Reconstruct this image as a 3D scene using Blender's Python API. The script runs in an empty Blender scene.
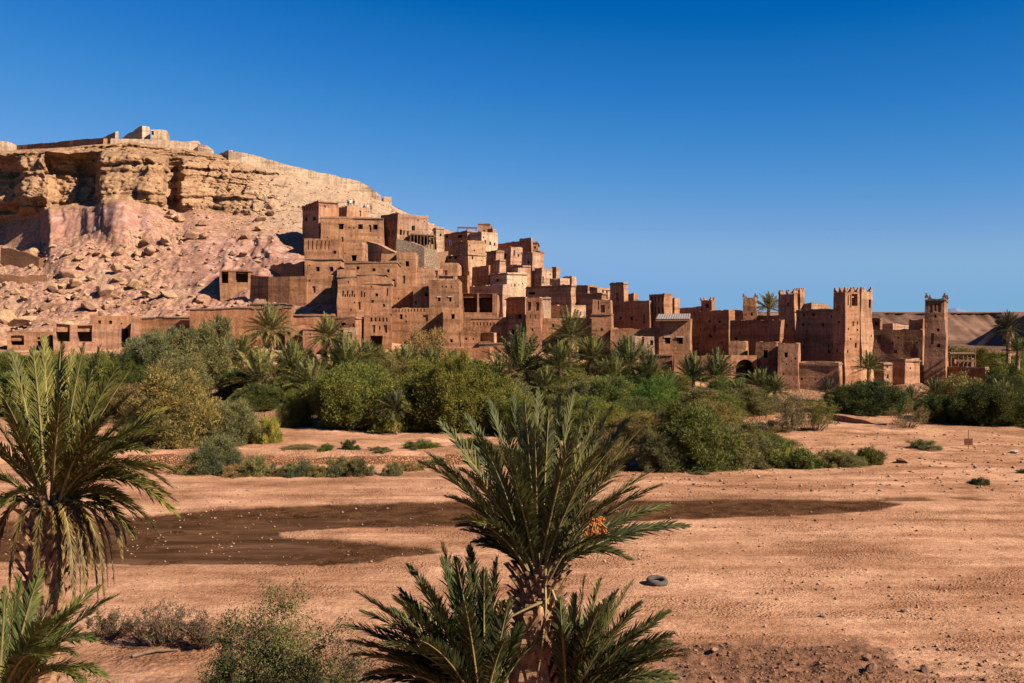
import bpy, bmesh, math, random
import numpy as np
from mathutils import Vector, Matrix
from mathutils.bvhtree import BVHTree

random.seed(11)
rng = np.random.default_rng(11)
C = bpy.context.scene.collection
SC = bpy.context.scene
R = math.radians
F = 995.0            # 35 mm lens, pixels
CX, HY, CAMZ = 512.0, 335.0, 9.0

# ------------------------------------------------------------------ camera
cd = bpy.data.cameras.new('camera')
cam = bpy.data.objects.new('camera', cd); C.objects.link(cam)
cam.location = (0, 0, CAMZ); cam.rotation_euler = (R(90), 0, 0)
cd.sensor_width = 36.0; cd.lens = 36.0 * F / 1024.0
cd.shift_y = -6.5 / 1024.0
cd.clip_end = 40000; cd.clip_start = 0.1
SC.camera = cam

# ------------------------------------------------------------------ sky and sun
SUN_AZ, SUN_EL = 31.0, 35.0      # azimuth: degrees from +X towards the camera side
sdir = Vector((math.cos(R(SUN_EL)) * math.cos(R(SUN_AZ)), -math.cos(R(SUN_EL)) * math.sin(R(SUN_AZ)), math.sin(R(SUN_EL))))
w = bpy.data.worlds.new('World'); SC.world = w; w.use_nodes = True
nt = w.node_tree; nt.nodes.clear()
sky = nt.nodes.new('ShaderNodeTexSky'); sky.sky_type = 'NISHITA'; sky.sun_disc = False
sky.sun_elevation = R(SUN_EL); sky.sun_rotation = math.atan2(sdir.x, sdir.y)
sky.air_density = 1.0; sky.dust_density = 0.15; sky.ozone_density = 2.2; sky.altitude = 1300
# clear, dry desert air seen through a polariser: the Nishita colours are graded to a deeper blue
ml = nt.nodes.new('ShaderNodeMix'); ml.data_type = 'RGBA'; ml.blend_type = 'MULTIPLY'; ml.inputs[0].default_value = 1.0; ml.inputs[7].default_value = (.07, .07, .07, 1)
cv = nt.nodes.new('ShaderNodeRGBCurve')
for k_, pts in enumerate(([(0, 0), (0.0934, 0.0006), (0.1016, 0.0059), (0.1196, 0.0165), (0.1397, 0.0329), (0.1691, 0.0591), (0.2176, 0.1108), (0.2852, 0.1578), (0.4, 0.142), (1, 0.3)], [(0, 0), (0.1592, 0.0871), (0.1716, 0.1046), (0.2003, 0.1331), (0.2299, 0.1657), (0.271, 0.2025), (0.3333, 0.2504), (0.4014, 0.2931), (0.46, 0.285), (1, 0.42)], [(0, 0), (0.2784, 0.3121), (0.2938, 0.3317), (0.3291, 0.3861), (0.3626, 0.4129), (0.4012, 0.4454), (0.4463, 0.4695), (0.464, 0.4844), (1, 0.62)])):
    c_ = cv.mapping.curves[k_]
    while len(c_.points) < len(pts): c_.points.new(.5, .5)
    for p_, (x_, y_) in zip(c_.points, pts): p_.location = (x_, y_); p_.handle_type = 'AUTO_CLAMPED'
cv.mapping.update()
m2_ = nt.nodes.new('ShaderNodeMix'); m2_.data_type = 'RGBA'; m2_.blend_type = 'MULTIPLY'; m2_.inputs[0].default_value = 1.0; m2_.inputs[7].default_value = (12.3, 12.3, 12.3, 1); m2_.clamp_result = False
bg = nt.nodes.new('ShaderNodeBackground'); bg.inputs['Strength'].default_value = 0.05
wo = nt.nodes.new('ShaderNodeOutputWorld')
nt.links.new(sky.outputs[0], ml.inputs[6]); nt.links.new(ml.outputs[2], cv.inputs['Color']); nt.links.new(cv.outputs[0], m2_.inputs[6])
nt.links.new(m2_.outputs[2], bg.inputs[0]); nt.links.new(bg.outputs[0], wo.inputs[0])
sl = bpy.data.lights.new('sun', 'SUN'); sl.energy = 5.0; sl.angle = R(0.5); sl.color = (1.0, 0.90, 0.76)
so = bpy.data.objects.new('sun', sl); C.objects.link(so)
so.rotation_euler = sdir.to_track_quat('Z', 'Y').to_euler(); so.location = (60, -40, 80)
vs = SC.view_settings; vs.view_transform = 'Standard'; vs.look = 'None'; vs.gamma = 1.0; vs.use_curve_mapping = False
vs.exposure = 1.25
SC.cycles.max_bounces = 5; SC.cycles.diffuse_bounces = 2; SC.cycles.transparent_max_bounces = 8

# ------------------------------------------------------------------ helpers
def at(px, py, D):
    return Vector(((px - CX) * D / F, D, CAMZ - (py - HY) * D / F))
def zpy(py, D): return CAMZ - (py - HY) * D / F
def ss(a, b, x):
    t = np.clip((x - a) / (b - a), 0, 1); return t * t * (3 - 2 * t)

def _hash(ix, iy, iz, seed):
    h = (ix.astype(np.int64) * 374761393 + iy.astype(np.int64) * 668265263 + iz.astype(np.int64) * 2147483647 + seed * 1274126177) & 0xFFFFFFFF
    h = ((h ^ (h >> 13)) * 1274126177) & 0xFFFFFFFF
    h = ((h ^ (h >> 15)) * 2246822519) & 0xFFFFFFFF
    return ((h ^ (h >> 16)) & 0xFFFFFF) / float(0xFFFFFF)
def vnoise(x, y, z, seed=0):
    x, y, z = np.broadcast_arrays(np.asarray(x, float), np.asarray(y, float), np.asarray(z, float))
    fx, fy, fz = np.floor(x), np.floor(y), np.floor(z)
    tx, ty, tz = x - fx, y - fy, z - fz
    tx, ty, tz = [t * t * (3 - 2 * t) for t in (tx, ty, tz)]
    r = 0
    for dx in (0, 1):
        for dy in (0, 1):
            for dz in (0, 1):
                wgt = (tx if dx else 1 - tx) * (ty if dy else 1 - ty) * (tz if dz else 1 - tz)
                r = r + wgt * _hash(fx + dx, fy + dy, fz + dz, seed)
    return r * 2 - 1
def fbm(x, y, z, o=4, seed=0):
    r, a, t = 0, 1.0, 0
    for k in range(o):
        r = r + a * vnoise(x * 2**k, y * 2**k, z * 2**k, seed + k * 17); t += a; a *= .5
    return r / t
def ridged(x, y, z, o=3, seed=0):
    r, a, t = 0, 1.0, 0
    for k in range(o):
        r = r + a * (1 - 2 * np.abs(vnoise(x * 2**k, y * 2**k, z * 2**k, seed + k * 31))); t += a; a *= .5
    return r / t
def cells(x, y, z, seed):
    return _hash(np.floor(x), np.floor(y), np.floor(z), seed) * 2 - 1

def tag(o, label=None, cat=None, group=None, kind=None):
    if label: o['label'] = label
    if cat: o['category'] = cat
    if group: o['group'] = group
    if kind: o['kind'] = kind
    return o
def empty(name, loc, label, cat, group=None, rz=0.0):
    o = bpy.data.objects.new(name, None); C.objects.link(o); o.location = loc; o.rotation_euler = (0, 0, rz)
    o.empty_display_size = .3
    return tag(o, label, cat, group)
def link_mesh(name, me, parent=None, world=True):
    o = bpy.data.objects.new(name, me); C.objects.link(o)
    if parent is not None:
        o.parent = parent
        if world: o.location = -parent.location if parent.parent is None else Vector((0, 0, 0))
    return o
class MB:
    """collects faces, links them as one mesh object"""
    def __init__(s): s.v = []; s.f = []; s.m = []
    def add(s, vs_, fs, mi=0):
        o = len(s.v); s.v.extend([tuple(v) for v in vs_])
        for f in fs: s.f.append(tuple(i + o for i in f)); s.m.append(mi)
    def quad(s, a, b, c, d, mi=0): s.add([a, b, c, d], [(0, 1, 2, 3)], mi)
    def box(s, o, ex, ey, ez, mi=0):
        o, ex, ey, ez = Vector(o), Vector(ex), Vector(ey), Vector(ez)
        p = [o, o + ex, o + ex + ey, o + ey]; q = [a + ez for a in p]
        s.add(p + q, [(3, 2, 1, 0), (4, 5, 6, 7), (0, 1, 5, 4), (1, 2, 6, 5), (2, 3, 7, 6), (3, 0, 4, 7)], mi)
    def tube(s, pts, rad, n=6, mi=0, cap=True):
        pts = [Vector(p) for p in pts]; rings = []
        for i, p in enumerate(pts):
            d = (pts[min(i + 1, len(pts) - 1)] - pts[max(i - 1, 0)]).normalized()
            u = d.cross(Vector((0.31, 0.2, 0.93)));
            if u.length < .05: u = d.cross(Vector((1, 0, 0)))
            u.normalize(); v = d.cross(u)
            r = rad[i] if hasattr(rad, '__len__') else rad
            rings.append([p + (u * math.cos(2 * math.pi * k / n) + v * math.sin(2 * math.pi * k / n)) * r for k in range(n)])
        vs_ = [q for rg in rings for q in rg]; fs = []
        for i in range(len(pts) - 1):
            for k in range(n):
                fs.append((i * n + k, i * n + (k + 1) % n, (i + 1) * n + (k + 1) % n, (i + 1) * n + k))
        if cap: fs.append(tuple(range(n))[::-1]); fs.append(tuple((len(pts) - 1) * n + k for k in range(n)))
        s.add(vs_, fs, mi)
    def build(s, name, mats, parent=None, world=True, smooth=False):
        me = bpy.data.meshes.new(name); me.from_pydata(s.v, [], s.f)
        for m in (mats if isinstance(mats, (list, tuple)) else [mats]): me.materials.append(m)
        if any(s.m): me.polygons.foreach_set('material_index', s.m)
        if smooth: me.polygons.foreach_set('use_smooth', [True] * len(s.f))
        me.update()
        return link_mesh(name, me, parent, world)
def np_mesh(name, V, Fq, mats, smooth=False, mi=None):
    me = bpy.data.meshes.new(name)
    V = np.asarray(V, np.float32); n = len(V)
    me.vertices.add(n); me.vertices.foreach_set('co', V.ravel())
    tot = [np.asarray(f) for f in Fq if len(f)]
    idx = np.concatenate([f.ravel() for f in tot]); cnt = np.concatenate([np.full(len(f), f.shape[1]) for f in tot])
    me.loops.add(len(idx)); me.loops.foreach_set('vertex_index', idx.astype(np.int32))
    me.polygons.add(len(cnt)); st = np.concatenate([[0], np.cumsum(cnt)[:-1]])
    me.polygons.foreach_set('loop_start', st.astype(np.int32))
    if mi is not None: me.polygons.foreach_set('material_index', np.asarray(mi, np.int32))
    if smooth: me.polygons.foreach_set('use_smooth', np.ones(len(cnt), bool))
    for m in (mats if isinstance(mats, (list, tuple)) else [mats]): me.materials.append(m)
    me.update(calc_edges=True); me.validate()
    return me

# ------------------------------------------------------------------ materials
ALB = .63        # one scale for every surface's measured colour, set with the exposure
class N:
    def __init__(s, name):
        s.m = bpy.data.materials.new(name); s.m.use_nodes = True; s.t = s.m.node_tree; s.t.nodes.clear()
        s.out = s.n('ShaderNodeOutputMaterial'); s.p = s.n('ShaderNodeBsdfPrincipled')
        s.l(s.p.outputs[0], s.out.inputs[0])
        s.p.inputs['Roughness'].default_value = .9; s.p.inputs['Specular IOR Level'].default_value = .15
    def n(s, t, **k):
        a = s.t.nodes.new(t)
        for q, v in k.items(): setattr(a, q, v)
        return a
    def l(s, a, b): s.t.links.new(a, b)
    def noise(s, scale, detail=4, rough=.6, vec=None, dim='3D'):
        a = s.n('ShaderNodeTexNoise'); a.inputs['Scale'].default_value = scale; a.inputs['Detail'].default_value = detail; a.inputs['Roughness'].default_value = rough
        if vec is not None: s.l(vec, a.inputs['Vector'])
        return a.outputs['Fac']
    def pos(s, sc=None):
        g = s.n('ShaderNodeNewGeometry').outputs['Position']
        if sc is None: return g
        m = s.n('ShaderNodeVectorMath', operation='MULTIPLY'); s.l(g, m.inputs[0]); m.inputs[1].default_value = sc
        return m.outputs[0]
    def ramp(s, fac, *stops):
        r = s.n('ShaderNodeValToRGB'); e = r.color_ramp.elements
        while len(e) < len(stops): e.new(.5)
        for k, (p, c) in enumerate(stops):
            e[k].position = p; e[k].color = (*c, 1) if hasattr(c, '__len__') else (c, c, c, 1)
        s.l(fac, r.inputs[0]); return r.outputs[0]
    def mix(s, fac, a, b, mode='MIX'):
        m = s.n('ShaderNodeMix', data_type='RGBA', blend_type=mode)
        if isinstance(fac, (int, float)): m.inputs[0].default_value = fac
        else: s.l(fac, m.inputs[0])
        for sock, v in ((m.inputs[6], a), (m.inputs[7], b)):
            if hasattr(v, 'is_linked'): s.l(v, sock)
            else: sock.default_value = (*v, 1)
        return m.outputs[2]
    def math(s, op, a, b=0.0, clamp=False):
        m = s.n('ShaderNodeMath', operation=op); m.use_clamp = clamp
        for i, v in enumerate((a, b)):
            if isinstance(v, (int, float)): m.inputs[i].default_value = v
            else: s.l(v, m.inputs[i])
        return m.outputs[0]
    def bump(s, h, strength=.5, dist=.1):
        b = s.n('ShaderNodeBump'); b.inputs['Strength'].default_value = strength; b.inputs['Distance'].default_value = dist
        s.l(h, b.inputs['Height']); s.l(b.outputs[0], s.p.inputs['Normal'])
    def color(s, c, k=ALB):
        if hasattr(c, 'is_linked'): s.l(s.mix(1.0, c, (k, k, k), 'MULTIPLY'), s.p.inputs['Base Color'])
        else: s.p.inputs['Base Color'].default_value = (*[q * k for q in c], 1)

def objcolor(a): return a.n('ShaderNodeObjectInfo').outputs['Color']

def mat_mud():
    a = N('mud_plaster')
    n1 = a.noise(.35, 5, .6, a.pos()); n2 = a.noise(2.2, 5, .65, a.pos()); n3 = a.noise(9, 3, .6, a.pos())
    streak = a.noise(1.0, 4, .6, a.pos((2.2, 2.2, .22)))
    course = a.noise(1.0, 2, .5, a.pos((.12, .12, 1.3)))
    base = objcolor(a)
    c = a.mix(a.ramp(n1, (.32, (.74, .70, .68)), (.68, (1.16, 1.17, 1.18))), (0, 0, 0), base, 'MIX')
    m1 = a.mix(1.0, base, a.ramp(n1, (.32, (.80, .77, .76)), (.68, (1.04, 1.05, 1.07))), 'MULTIPLY')
    m2 = a.mix(1.0, m1, a.ramp(n2, (.3, (.76, .71, .68)), (.62, (1.06, 1.06, 1.06))), 'MULTIPLY')
    m3 = a.mix(.55, m2, a.ramp(streak, (.38, (.50, .45, .43)), (.54, (1, 1, 1))), 'MULTIPLY')
    m4 = a.mix(.8, m3, a.ramp(course, (.40, (.66, .63, .62)), (.50, (1, 1, 1))), 'MULTIPLY')
    pit = a.noise(5.5, 3, .55, a.pos((1, 1, 1.6))); m4 = a.mix(.8, m4, a.ramp(pit, (.33, (.42, .37, .35)), (.43, (1, 1, 1))), 'MULTIPLY')
    a.color(m4)
    a.bump(a.math('ADD', a.math('MULTIPLY', n2, .7), a.math('MULTIPLY', n3, .35)), .8, .12)
    return a.m
def mat_simple(name, col, rough=.9, var=.3, scale=3.0, bump=.3, metal=0.0):
    a = N(name); n = a.noise(scale, 5, .6, a.pos())
    a.color(a.ramp(n, (.3, tuple(x * (1 - var) for x in col)), (.7, tuple(min(1, x * (1 + var)) for x in col))))
    a.p.inputs['Roughness'].default_value = rough; a.p.inputs['Metallic'].default_value = metal
    if bump: a.bump(a.noise(scale * 4, 4, .6, a.pos()), bump, .05)
    return a.m
def mat_leaf(name, trans=.18, rough=.55, spec=.3):
    a = N(name)
    rnd = a.n('ShaderNodeNewGeometry').outputs['Random Per Island']
    n = a.noise(.9, 3, .6, a.pos())
    v = a.mix(1.0, objcolor(a), a.ramp(rnd, (0, (.50, .52, .50)), (.7, (1.0, 1.0, 1.0)), (1, (1.45, 1.32, 1.10))), 'MULTIPLY')
    v = a.mix(1.0, v, a.ramp(n, (.36, (.58, .64, .70)), (.64, (1.30, 1.20, .95))), 'MULTIPLY')
    v = a.mix(1.0, v, (ALB, ALB, ALB), 'MULTIPLY'); a.color(v, 1.0); a.p.inputs['Roughness'].default_value = rough; a.p.inputs['Specular IOR Level'].default_value = spec
    tr = a.n('ShaderNodeBsdfTranslucent'); a.l(v, tr.inputs[0]); mx = a.n('ShaderNodeMixShader'); mx.inputs[0].default_value = trans
    a.l(a.p.outputs[0], mx.inputs[1]); a.l(tr.outputs[0], mx.inputs[2]); a.l(mx.outputs[0], a.out.inputs[0])
    return a.m
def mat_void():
    a = N('shade_black'); a.color((.012, .009, .007)); a.p.inputs['Roughness'].default_value = 1; a.p.inputs['Specular IOR Level'].default_value = 0  # near-black colour standing for shade inside openings and the tyre
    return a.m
def mat_rock():
    a = N('boulder_rock'); n = a.noise(1.1, 6, .65, a.pos()); n2 = a.noise(6, 4, .6, a.pos())
    c = a.mix(1.0, objcolor(a), a.ramp(n, (.3, (.62, .58, .55)), (.65, (1.1, 1.1, 1.1))), 'MULTIPLY')
    a.color(a.mix(.6, c, a.ramp(n2, (.35, (.6, .57, .55)), (.6, (1.1, 1.1, 1.1))), 'MULTIPLY')); a.bump(a.math('ADD', n, n2), .8, .12)
    return a.m
def mat_stonewall():
    a = N('dry_stone'); v = a.n('ShaderNodeTexVoronoi', feature='F1'); a.l(a.pos((5.2, 5.2, 7.4)), v.inputs['Vector']); v.inputs['Scale'].default_value = 1.0
    e = a.n('ShaderNodeTexVoronoi', feature='DISTANCE_TO_EDGE'); a.l(a.pos((5.2, 5.2, 7.4)), e.inputs['Vector']); e.inputs['Scale'].default_value = 1.0
    bw = a.n('ShaderNodeRGBToBW'); a.l(v.outputs['Color'], bw.inputs[0])
    c = a.mix(1.0, objcolor(a), a.ramp(bw.outputs[0], (.1, (.6, .56, .54)), (.9, (1.2, 1.2, 1.2))), 'MULTIPLY')
    a.color(a.mix(1.0, c, a.ramp(e.outputs['Distance'], (.0, (.52, .47, .45)), (.10, (1, 1, 1))), 'MULTIPLY'))
    a.bump(a.ramp(e.outputs['Distance'], (0, 0.0), (.2, 1.0)), .9, .12)
    return a.m
def mat_ground():
    a = N('desert_ground'); a.p.inputs['IOR'].default_value = 1.1; a.p.inputs['Specular IOR Level'].default_value = .02
    at_ = a.n('ShaderNodeAttribute', attribute_name='mixr'); sep = a.n('ShaderNodeSeparateColor'); a.l(at_.outputs['Color'], sep.inputs[0])
    at2 = a.n('ShaderNodeAttribute', attribute_name='mixs'); sep2 = a.n('ShaderNodeSeparateColor'); a.l(at2.outputs['Color'], sep2.inputs[0])
    P = a.pos()
    n1 = a.noise(.12, 5, .6, P); n2 = a.noise(.8, 6, .65, P); n3 = a.noise(5, 5, .7, P); n4 = a.noise(22, 4, .7, P)
    drift = a.noise(1.0, 4, .6, a.pos((.09, .42, .3)))
    sand = a.ramp(n1, (.34, (.56, .287, .158)), (.66, (.85, .475, .283)))
    sand = a.mix(.75, sand, a.ramp(drift, (.38, (.70, .62, .57)), (.56, (1.08, 1.08, 1.08))), 'MULTIPLY')
    trk = a.n('ShaderNodeTexWave', wave_type='BANDS', bands_direction='Y'); a.l(a.pos((.06, 1.0, 1)), trk.inputs['Vector']); trk.inputs['Scale'].default_value = .22; trk.inputs['Distortion'].default_value = 6.0; trk.inputs['Detail'].default_value = 4.0; trk.inputs['Detail Scale'].default_value = 1.2
    sand = a.mix(a.math('MULTIPLY', a.ramp(a.noise(.22, 3, .6, P), (.42, 0.0), (.62, 1.0)), .45), sand, a.ramp(trk.outputs['Fac'], (.05, (.68, .60, .55)), (.22, (1.03, 1.03, 1.03))), 'MULTIPLY')
    sand = a.mix(.8, sand, a.ramp(n2, (.34, (.72, .66, .62)), (.58, (1.04, 1.04, 1.04))), 'MULTIPLY')
    sand = a.mix(.8, sand, a.ramp(n3, (.34, (.62, .57, .53)), (.55, (1.05, 1.05, 1.05))), 'MULTIPLY')
    sand = a.mix(.6, sand, a.ramp(n4, (.36, (.6, .55, .52)), (.55, (1.06, 1.06, 1.06))), 'MULTIPLY')
    vv = a.n('ShaderNodeTexVoronoi', feature='F1'); a.l(P, vv.inputs['Vector']); vv.inputs['Scale'].default_value = 4.5
    bw = a.n('ShaderNodeRGBToBW'); a.l(vv.outputs['Color'], bw.inputs[0])
    v3 = a.n('ShaderNodeTexVoronoi', feature='F1'); a.l(P, v3.inputs['Vector']); v3.inputs['Scale'].default_value = 9.0
    grav = a.ramp(a.noise(.35, 5, .65, a.pos((.5, 1, 1))), (.46, 0.0), (.60, 1.0))
    clod = a.math('MULTIPLY', grav, a.ramp(v3.outputs['Distance'], (.25, 1.0), (.55, 0.0)))
    sand = a.mix(a.math('MULTIPLY', grav, .55), sand, a.mix(1.0, sand, (.66, .60, .56), 'MULTIPLY'))
    peb = a.math('MULTIPLY', a.math('LESS_THAN', vv.outputs['Distance'], .22), a.math('GREATER_THAN', bw.outputs[0], .62))
    sand = a.mix(a.math('MULTIPLY', peb, .55), sand, a.ramp(bw.outputs[0], (.62, (.22, .12, .075)), (.8, (.60, .40, .27))))
    # rock kinds
    strat = a.noise(1.0, 5, .6, a.pos((.05, .05, .9)))
    nr = a.noise(.45, 6, .65, P); nr2 = a.noise(2.0, 5, .65, P)
    tan = a.ramp(strat, (.32, (.32, .17, .09)), (.5, (.52, .305, .165)), (.66, (.40, .215, .115)))
    tan = a.mix(.8, tan, a.ramp(nr2, (.38, (.50, .45, .43)), (.58, (1.08, 1.07, 1.06))), 'MULTIPLY')
    yel = a.mix(.75, (.53, .35, .225), a.ramp(nr2, (.35, (.70, .64, .6)), (.6, (1.05, 1.05, 1.05))), 'MULTIPLY')
    pnk = a.ramp(nr, (.32, (.42, .22, .165)), (.48, (.44, .21, .135)), (.62, (.56, .36, .29)))
    pnk = a.mix(.7, pnk, a.ramp(nr2, (.35, (.7, .66, .64)), (.6, (1.05, 1.05, 1.05))), 'MULTIPLY')
    tal = a.ramp(nr, (.34, (.42, .21, .135)), (.5, (.56, .315, .195)), (.64, (.50, .255, .20)))
    tal = a.mix(.8, tal, a.ramp(nr2, (.40, (.46, .40, .38)), (.58, (1.08, 1.08, 1.08))), 'MULTIPLY')
    mesa = a.ramp(a.noise(.035, 6, .6, a.pos((1, 1, 2))), (.35, (.12, .062, .042)), (.6, (.25, .14, .092)))
    c = a.mix(sep.outputs[1], sand, tal)
    c = a.mix(sep.outputs[0], c, tan)
    c = a.mix(sep.outputs[2], c, pnk)
    c = a.mix(sep2.outputs[0], c, yel)
    c = a.mix(sep2.outputs[2], c, mesa)
    # dark turned soil
    soil = a.ramp(n3, (.35, (.16, .075, .042)), (.65, (.34, .165, .092)))
    c = a.mix(sep2.outputs[1], c, soil)
    # damp mud by the stream
    wet = a.n('ShaderNodeAttribute', attribute_name='wet').outputs['Fac']
    mud = a.ramp(n2, (.36, (.062, .027, .012)), (.62, (.155, .070, .032)))
    mud = a.mix(a.math('MULTIPLY', peb, .6), mud, (.34, .21, .14))
    c = a.mix(wet, c, mud)
    a.color(c)
    a.l(a.math('SUBTRACT', .95, a.math('MULTIPLY', wet, .22)), a.p.inputs['Roughness'])
    hb = a.math('ADD', a.math('ADD', a.math('MULTIPLY', n2, .5), a.math('MULTIPLY', n3, .5)), a.math('ADD', a.math('ADD', a.math('MULTIPLY', n4, .22), a.math('MULTIPLY', clod, .3)), a.math('MULTIPLY', peb, .12)))
    a.bump(hb, 1.0, .16)
    return a.m
def mat_water():
    a = N('stream_water'); ws_ = a.noise(1.0, 5, .65, a.pos((.22, .95, 1))); a.color(a.ramp(ws_, (.36, (.050, .025, .009)), (.50, (.100, .044, .019)), (.66, (.165, .078, .042)))); a.p.inputs['IOR'].default_value = 1.12; a.p.inputs['Roughness'].default_value = .25; a.p.inputs['Specular IOR Level'].default_value = .05
    a.bump(a.noise(3.0, 3, .6, a.pos((1, 3, 1))), .12, .05)
    return a.m
def mat_bark():
    a = N('palm_bark'); n = a.noise(8, 5, .7, a.pos()); n2 = a.noise(2, 3, .6, a.pos())
    a.color(a.mix(.6, a.ramp(n, (.3, (.14, .070, .038)), (.7, (.66, .36, .18))), a.ramp(n2, (.3, (.5, .5, .5)), (.7, (1, 1, 1))), 'MULTIPLY'))
    a.bump(n, .8, .03); return a.m

M = dict(mud=mat_mud(), void=mat_void(), rock=mat_rock(), stone=mat_stonewall(), ground=mat_ground(), water=mat_water(), bark=mat_bark(),
         leaf=mat_leaf('leaf', .18, .65, .08), palm=mat_leaf('palm_leaf', .16, .6, .14), wood=mat_simple('old_wood', (.16, .09, .05), .85, .4, 4),
         coping=mat_simple('reed_coping', (.24, .145, .09), .95, .35, 3), roof=mat_simple('mud_roof', (.40, .235, .14), .95, .25, 1.2),
         pale=mat_simple('pale_frame', (.55, .42, .32), .9, .2, 4), tin=mat_simple('grey_tin', (.30, .235, .20), .8, .3, 2.5, .2, 0),
         twig=mat_simple('dry_twig', (.20, .125, .078), .95, .4, 6), rachis=mat_simple('frond_rib', (.34, .25, .10), .6, .25, 5, .1),
         date=mat_simple('ripe_dates', (.56, .14, .022), .45, .3, 9, .1), rubber=mat_simple('worn_rubber', (.10, .08, .066), .8, .35, 8, .3),
         skin=mat_simple('skin', (.35, .2, .13), .7, .1, 5, 0), hair=mat_simple('hair', (.02, .015, .012), .7, .1, 5, 0))
def cloth(name, col): return mat_simple(name, col, .9, .1, 5, 0)
# ------------------------------------------------------------------ terrain (one sheet from behind the camera to the horizon)
COLS = [-420, 0, 65, 130, 190, 250, 300, 340, 385, 430, 470, 520, 580, 640, 700, 800, 900, 1024, 1440]
def row(D, zs): return (D, zs)
def pz(D, *pys): return [zpy(p, D) for p in pys]
k = len(COLS)
ROWS = [
    (-14, [8.3] * k), (2, [7.2] * k), (8, [4.4] * k), (14, [2.3] * k), (20, [.65] * k), (27, [.05] * k), (38, [0.0] * k), (56, [0.0] * k),
    (69.3, [.06] * k),
    (71, [.7, .7, .75, .75, .75, .75, .75, .75, .7, .7, .7, .6, .5, .45, .4, .3, .2, .1, .1]),
    (86, [1.6, 1.5, 1.4, 1.3, 1.2, 1.2, 1.2, 1.2, 1.2, 1.2, 1.2, 1.2, 1.2, 1.2, 1.1, 1.0, .9, .7, .6]),
    (104, [3.5, 3.4, 3.3, 3.2, 3.2, 3.2, 3.1, 3.0, 2.8, 2.6, 2.5, 2.5, 2.4, 2.3, 2.2, 2.0, 1.8, 1.3, 1.0]),
    (118, [5.4, 5.4, 5.6, 5.8, 5.7, 5.6, 5.4, 5.3, 5.1, 4.9, 4.7, 4.6, 4.5, 4.4, 4.0, 3.4, 2.7, 2.1, 2]),
    (132, [7.4, 7.4, 7.4, 7.6, 7.8, 7.8, 7.7, 7.7, 7.6, 7.6, 7.5, 7.2, 6.6, 6.0, 5.2, 4.2, 3.2, 2.4, 2]),
    (150, [9.8, 9.8, 10.4, 11.0, 12.0, 13.4, 14.2, 14.0, 12.6, 11.6, 10.8, 9.8, 8.7, 7.4, 6.3, 5, 3.6, 2.6, 2.2]),
    (170, [17.5, 17.5, 18.5, 19.3, 20.0, 21.0, 22.0, 21.6, 19.6, 17, 15.4, 14, 11.6, 9.4, 7, 5.5, 4, 3, 2.5]),
    (188, [26.5, 26.5, 27.5, 28.5, 28.8, 28.5, 28.5, 28.4, 27.4, 24.6, 22, 18.5, 14, 10.4, 7.5, 5.5, 4, 3, 2.5]),
    (196, [33.5, 33.5, 34.5, 34.5, 34.0, 32.6, 32.0, 32.0, 31.0, 28.8, 26, 21, 15.4, 11, 7.5, 5.5, 4, 3, 2.5]),
    (206, [46.3, 46.3, 46.6, 46.9, 45.2, 41.0, 38.9, 37.3, 34.6, 31.6, 29, 23, 16.3, 11, 7.5, 5.5, 4, 3, 2.5]),
    (216, pz(216, 152, 152, 149, 141, 150, 161, 175, 186, 202, 223) + [30, 23.5, 16.5, 11, 7.5, 5.5, 4, 3, 2.5]),
    (245, [54.6, 54.6, 55, 54, 48.5, 46, 43, 40.5, 37, 32.5, 29, 23, 16, 10, 7, 5, 4, 3, 2.5]),
    (310, [26, 26, 27, 27, 26, 25, 23, 22, 20, 18, 16, 13, 10, 7, 5, 4, 3.5, 3, 2.5]),
    (420, [3] * k), (600, [2.5] * k),
    (735, [5] * k), (780, pz(780, *([313] * k))), (1100, pz(1100, *([312.0] * k))), (2500, [55] * k), (16000, [60] * k)]
NSUB = [4, 4, 5, 8, 60, 70, 90, 34, 24, 34, 30, 26, 30, 50, 62, 56, 46, 62, 30, 10, 8, 6, 6, 14, 50, 12, 6, 6]
assert len(NSUB) == len(ROWS) - 1, (len(NSUB), len(ROWS))
px = np.concatenate([np.arange(-420, -30, 13.), np.arange(-30, 450, 1.3), np.arange(450, 1062, 2.0), np.arange(1062, 1441, 13.)])
rc = np.concatenate([np.linspace(i, i + 1, n, endpoint=False) for i, n in enumerate(NSUB)] + [[len(ROWS) - 1]])
rD = np.interp(rc, np.arange(len(ROWS)), [r[0] for r in ROWS])
Zc = np.array([np.interp(px, COLS, r[1]) for r in ROWS])            # rows x px
i0 = np.clip(rc.astype(int), 0, len(ROWS) - 2); tt = (rc - i0)[:, None]
Z = Zc[i0] * (1 - tt) + Zc[i0 + 1] * tt
# smooth along px
ker = np.ones(9) / 9
RC = rc[:, None] + 0 * px[None, :]; PX = px[None, :] + 0 * rc[:, None]
D = rD[:, None] + 0 * px[None, :]
def rw(a, b, c, d): return ss(a, b, RC) * (1 - ss(c, d, RC))
iT, iC0, iP, iCap, iTop = 14, 16, 17, 18, 19      # talus start, cliff foot, pink top, cap top, crest rows
left = 1 - ss(395, 470, PX)
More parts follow.
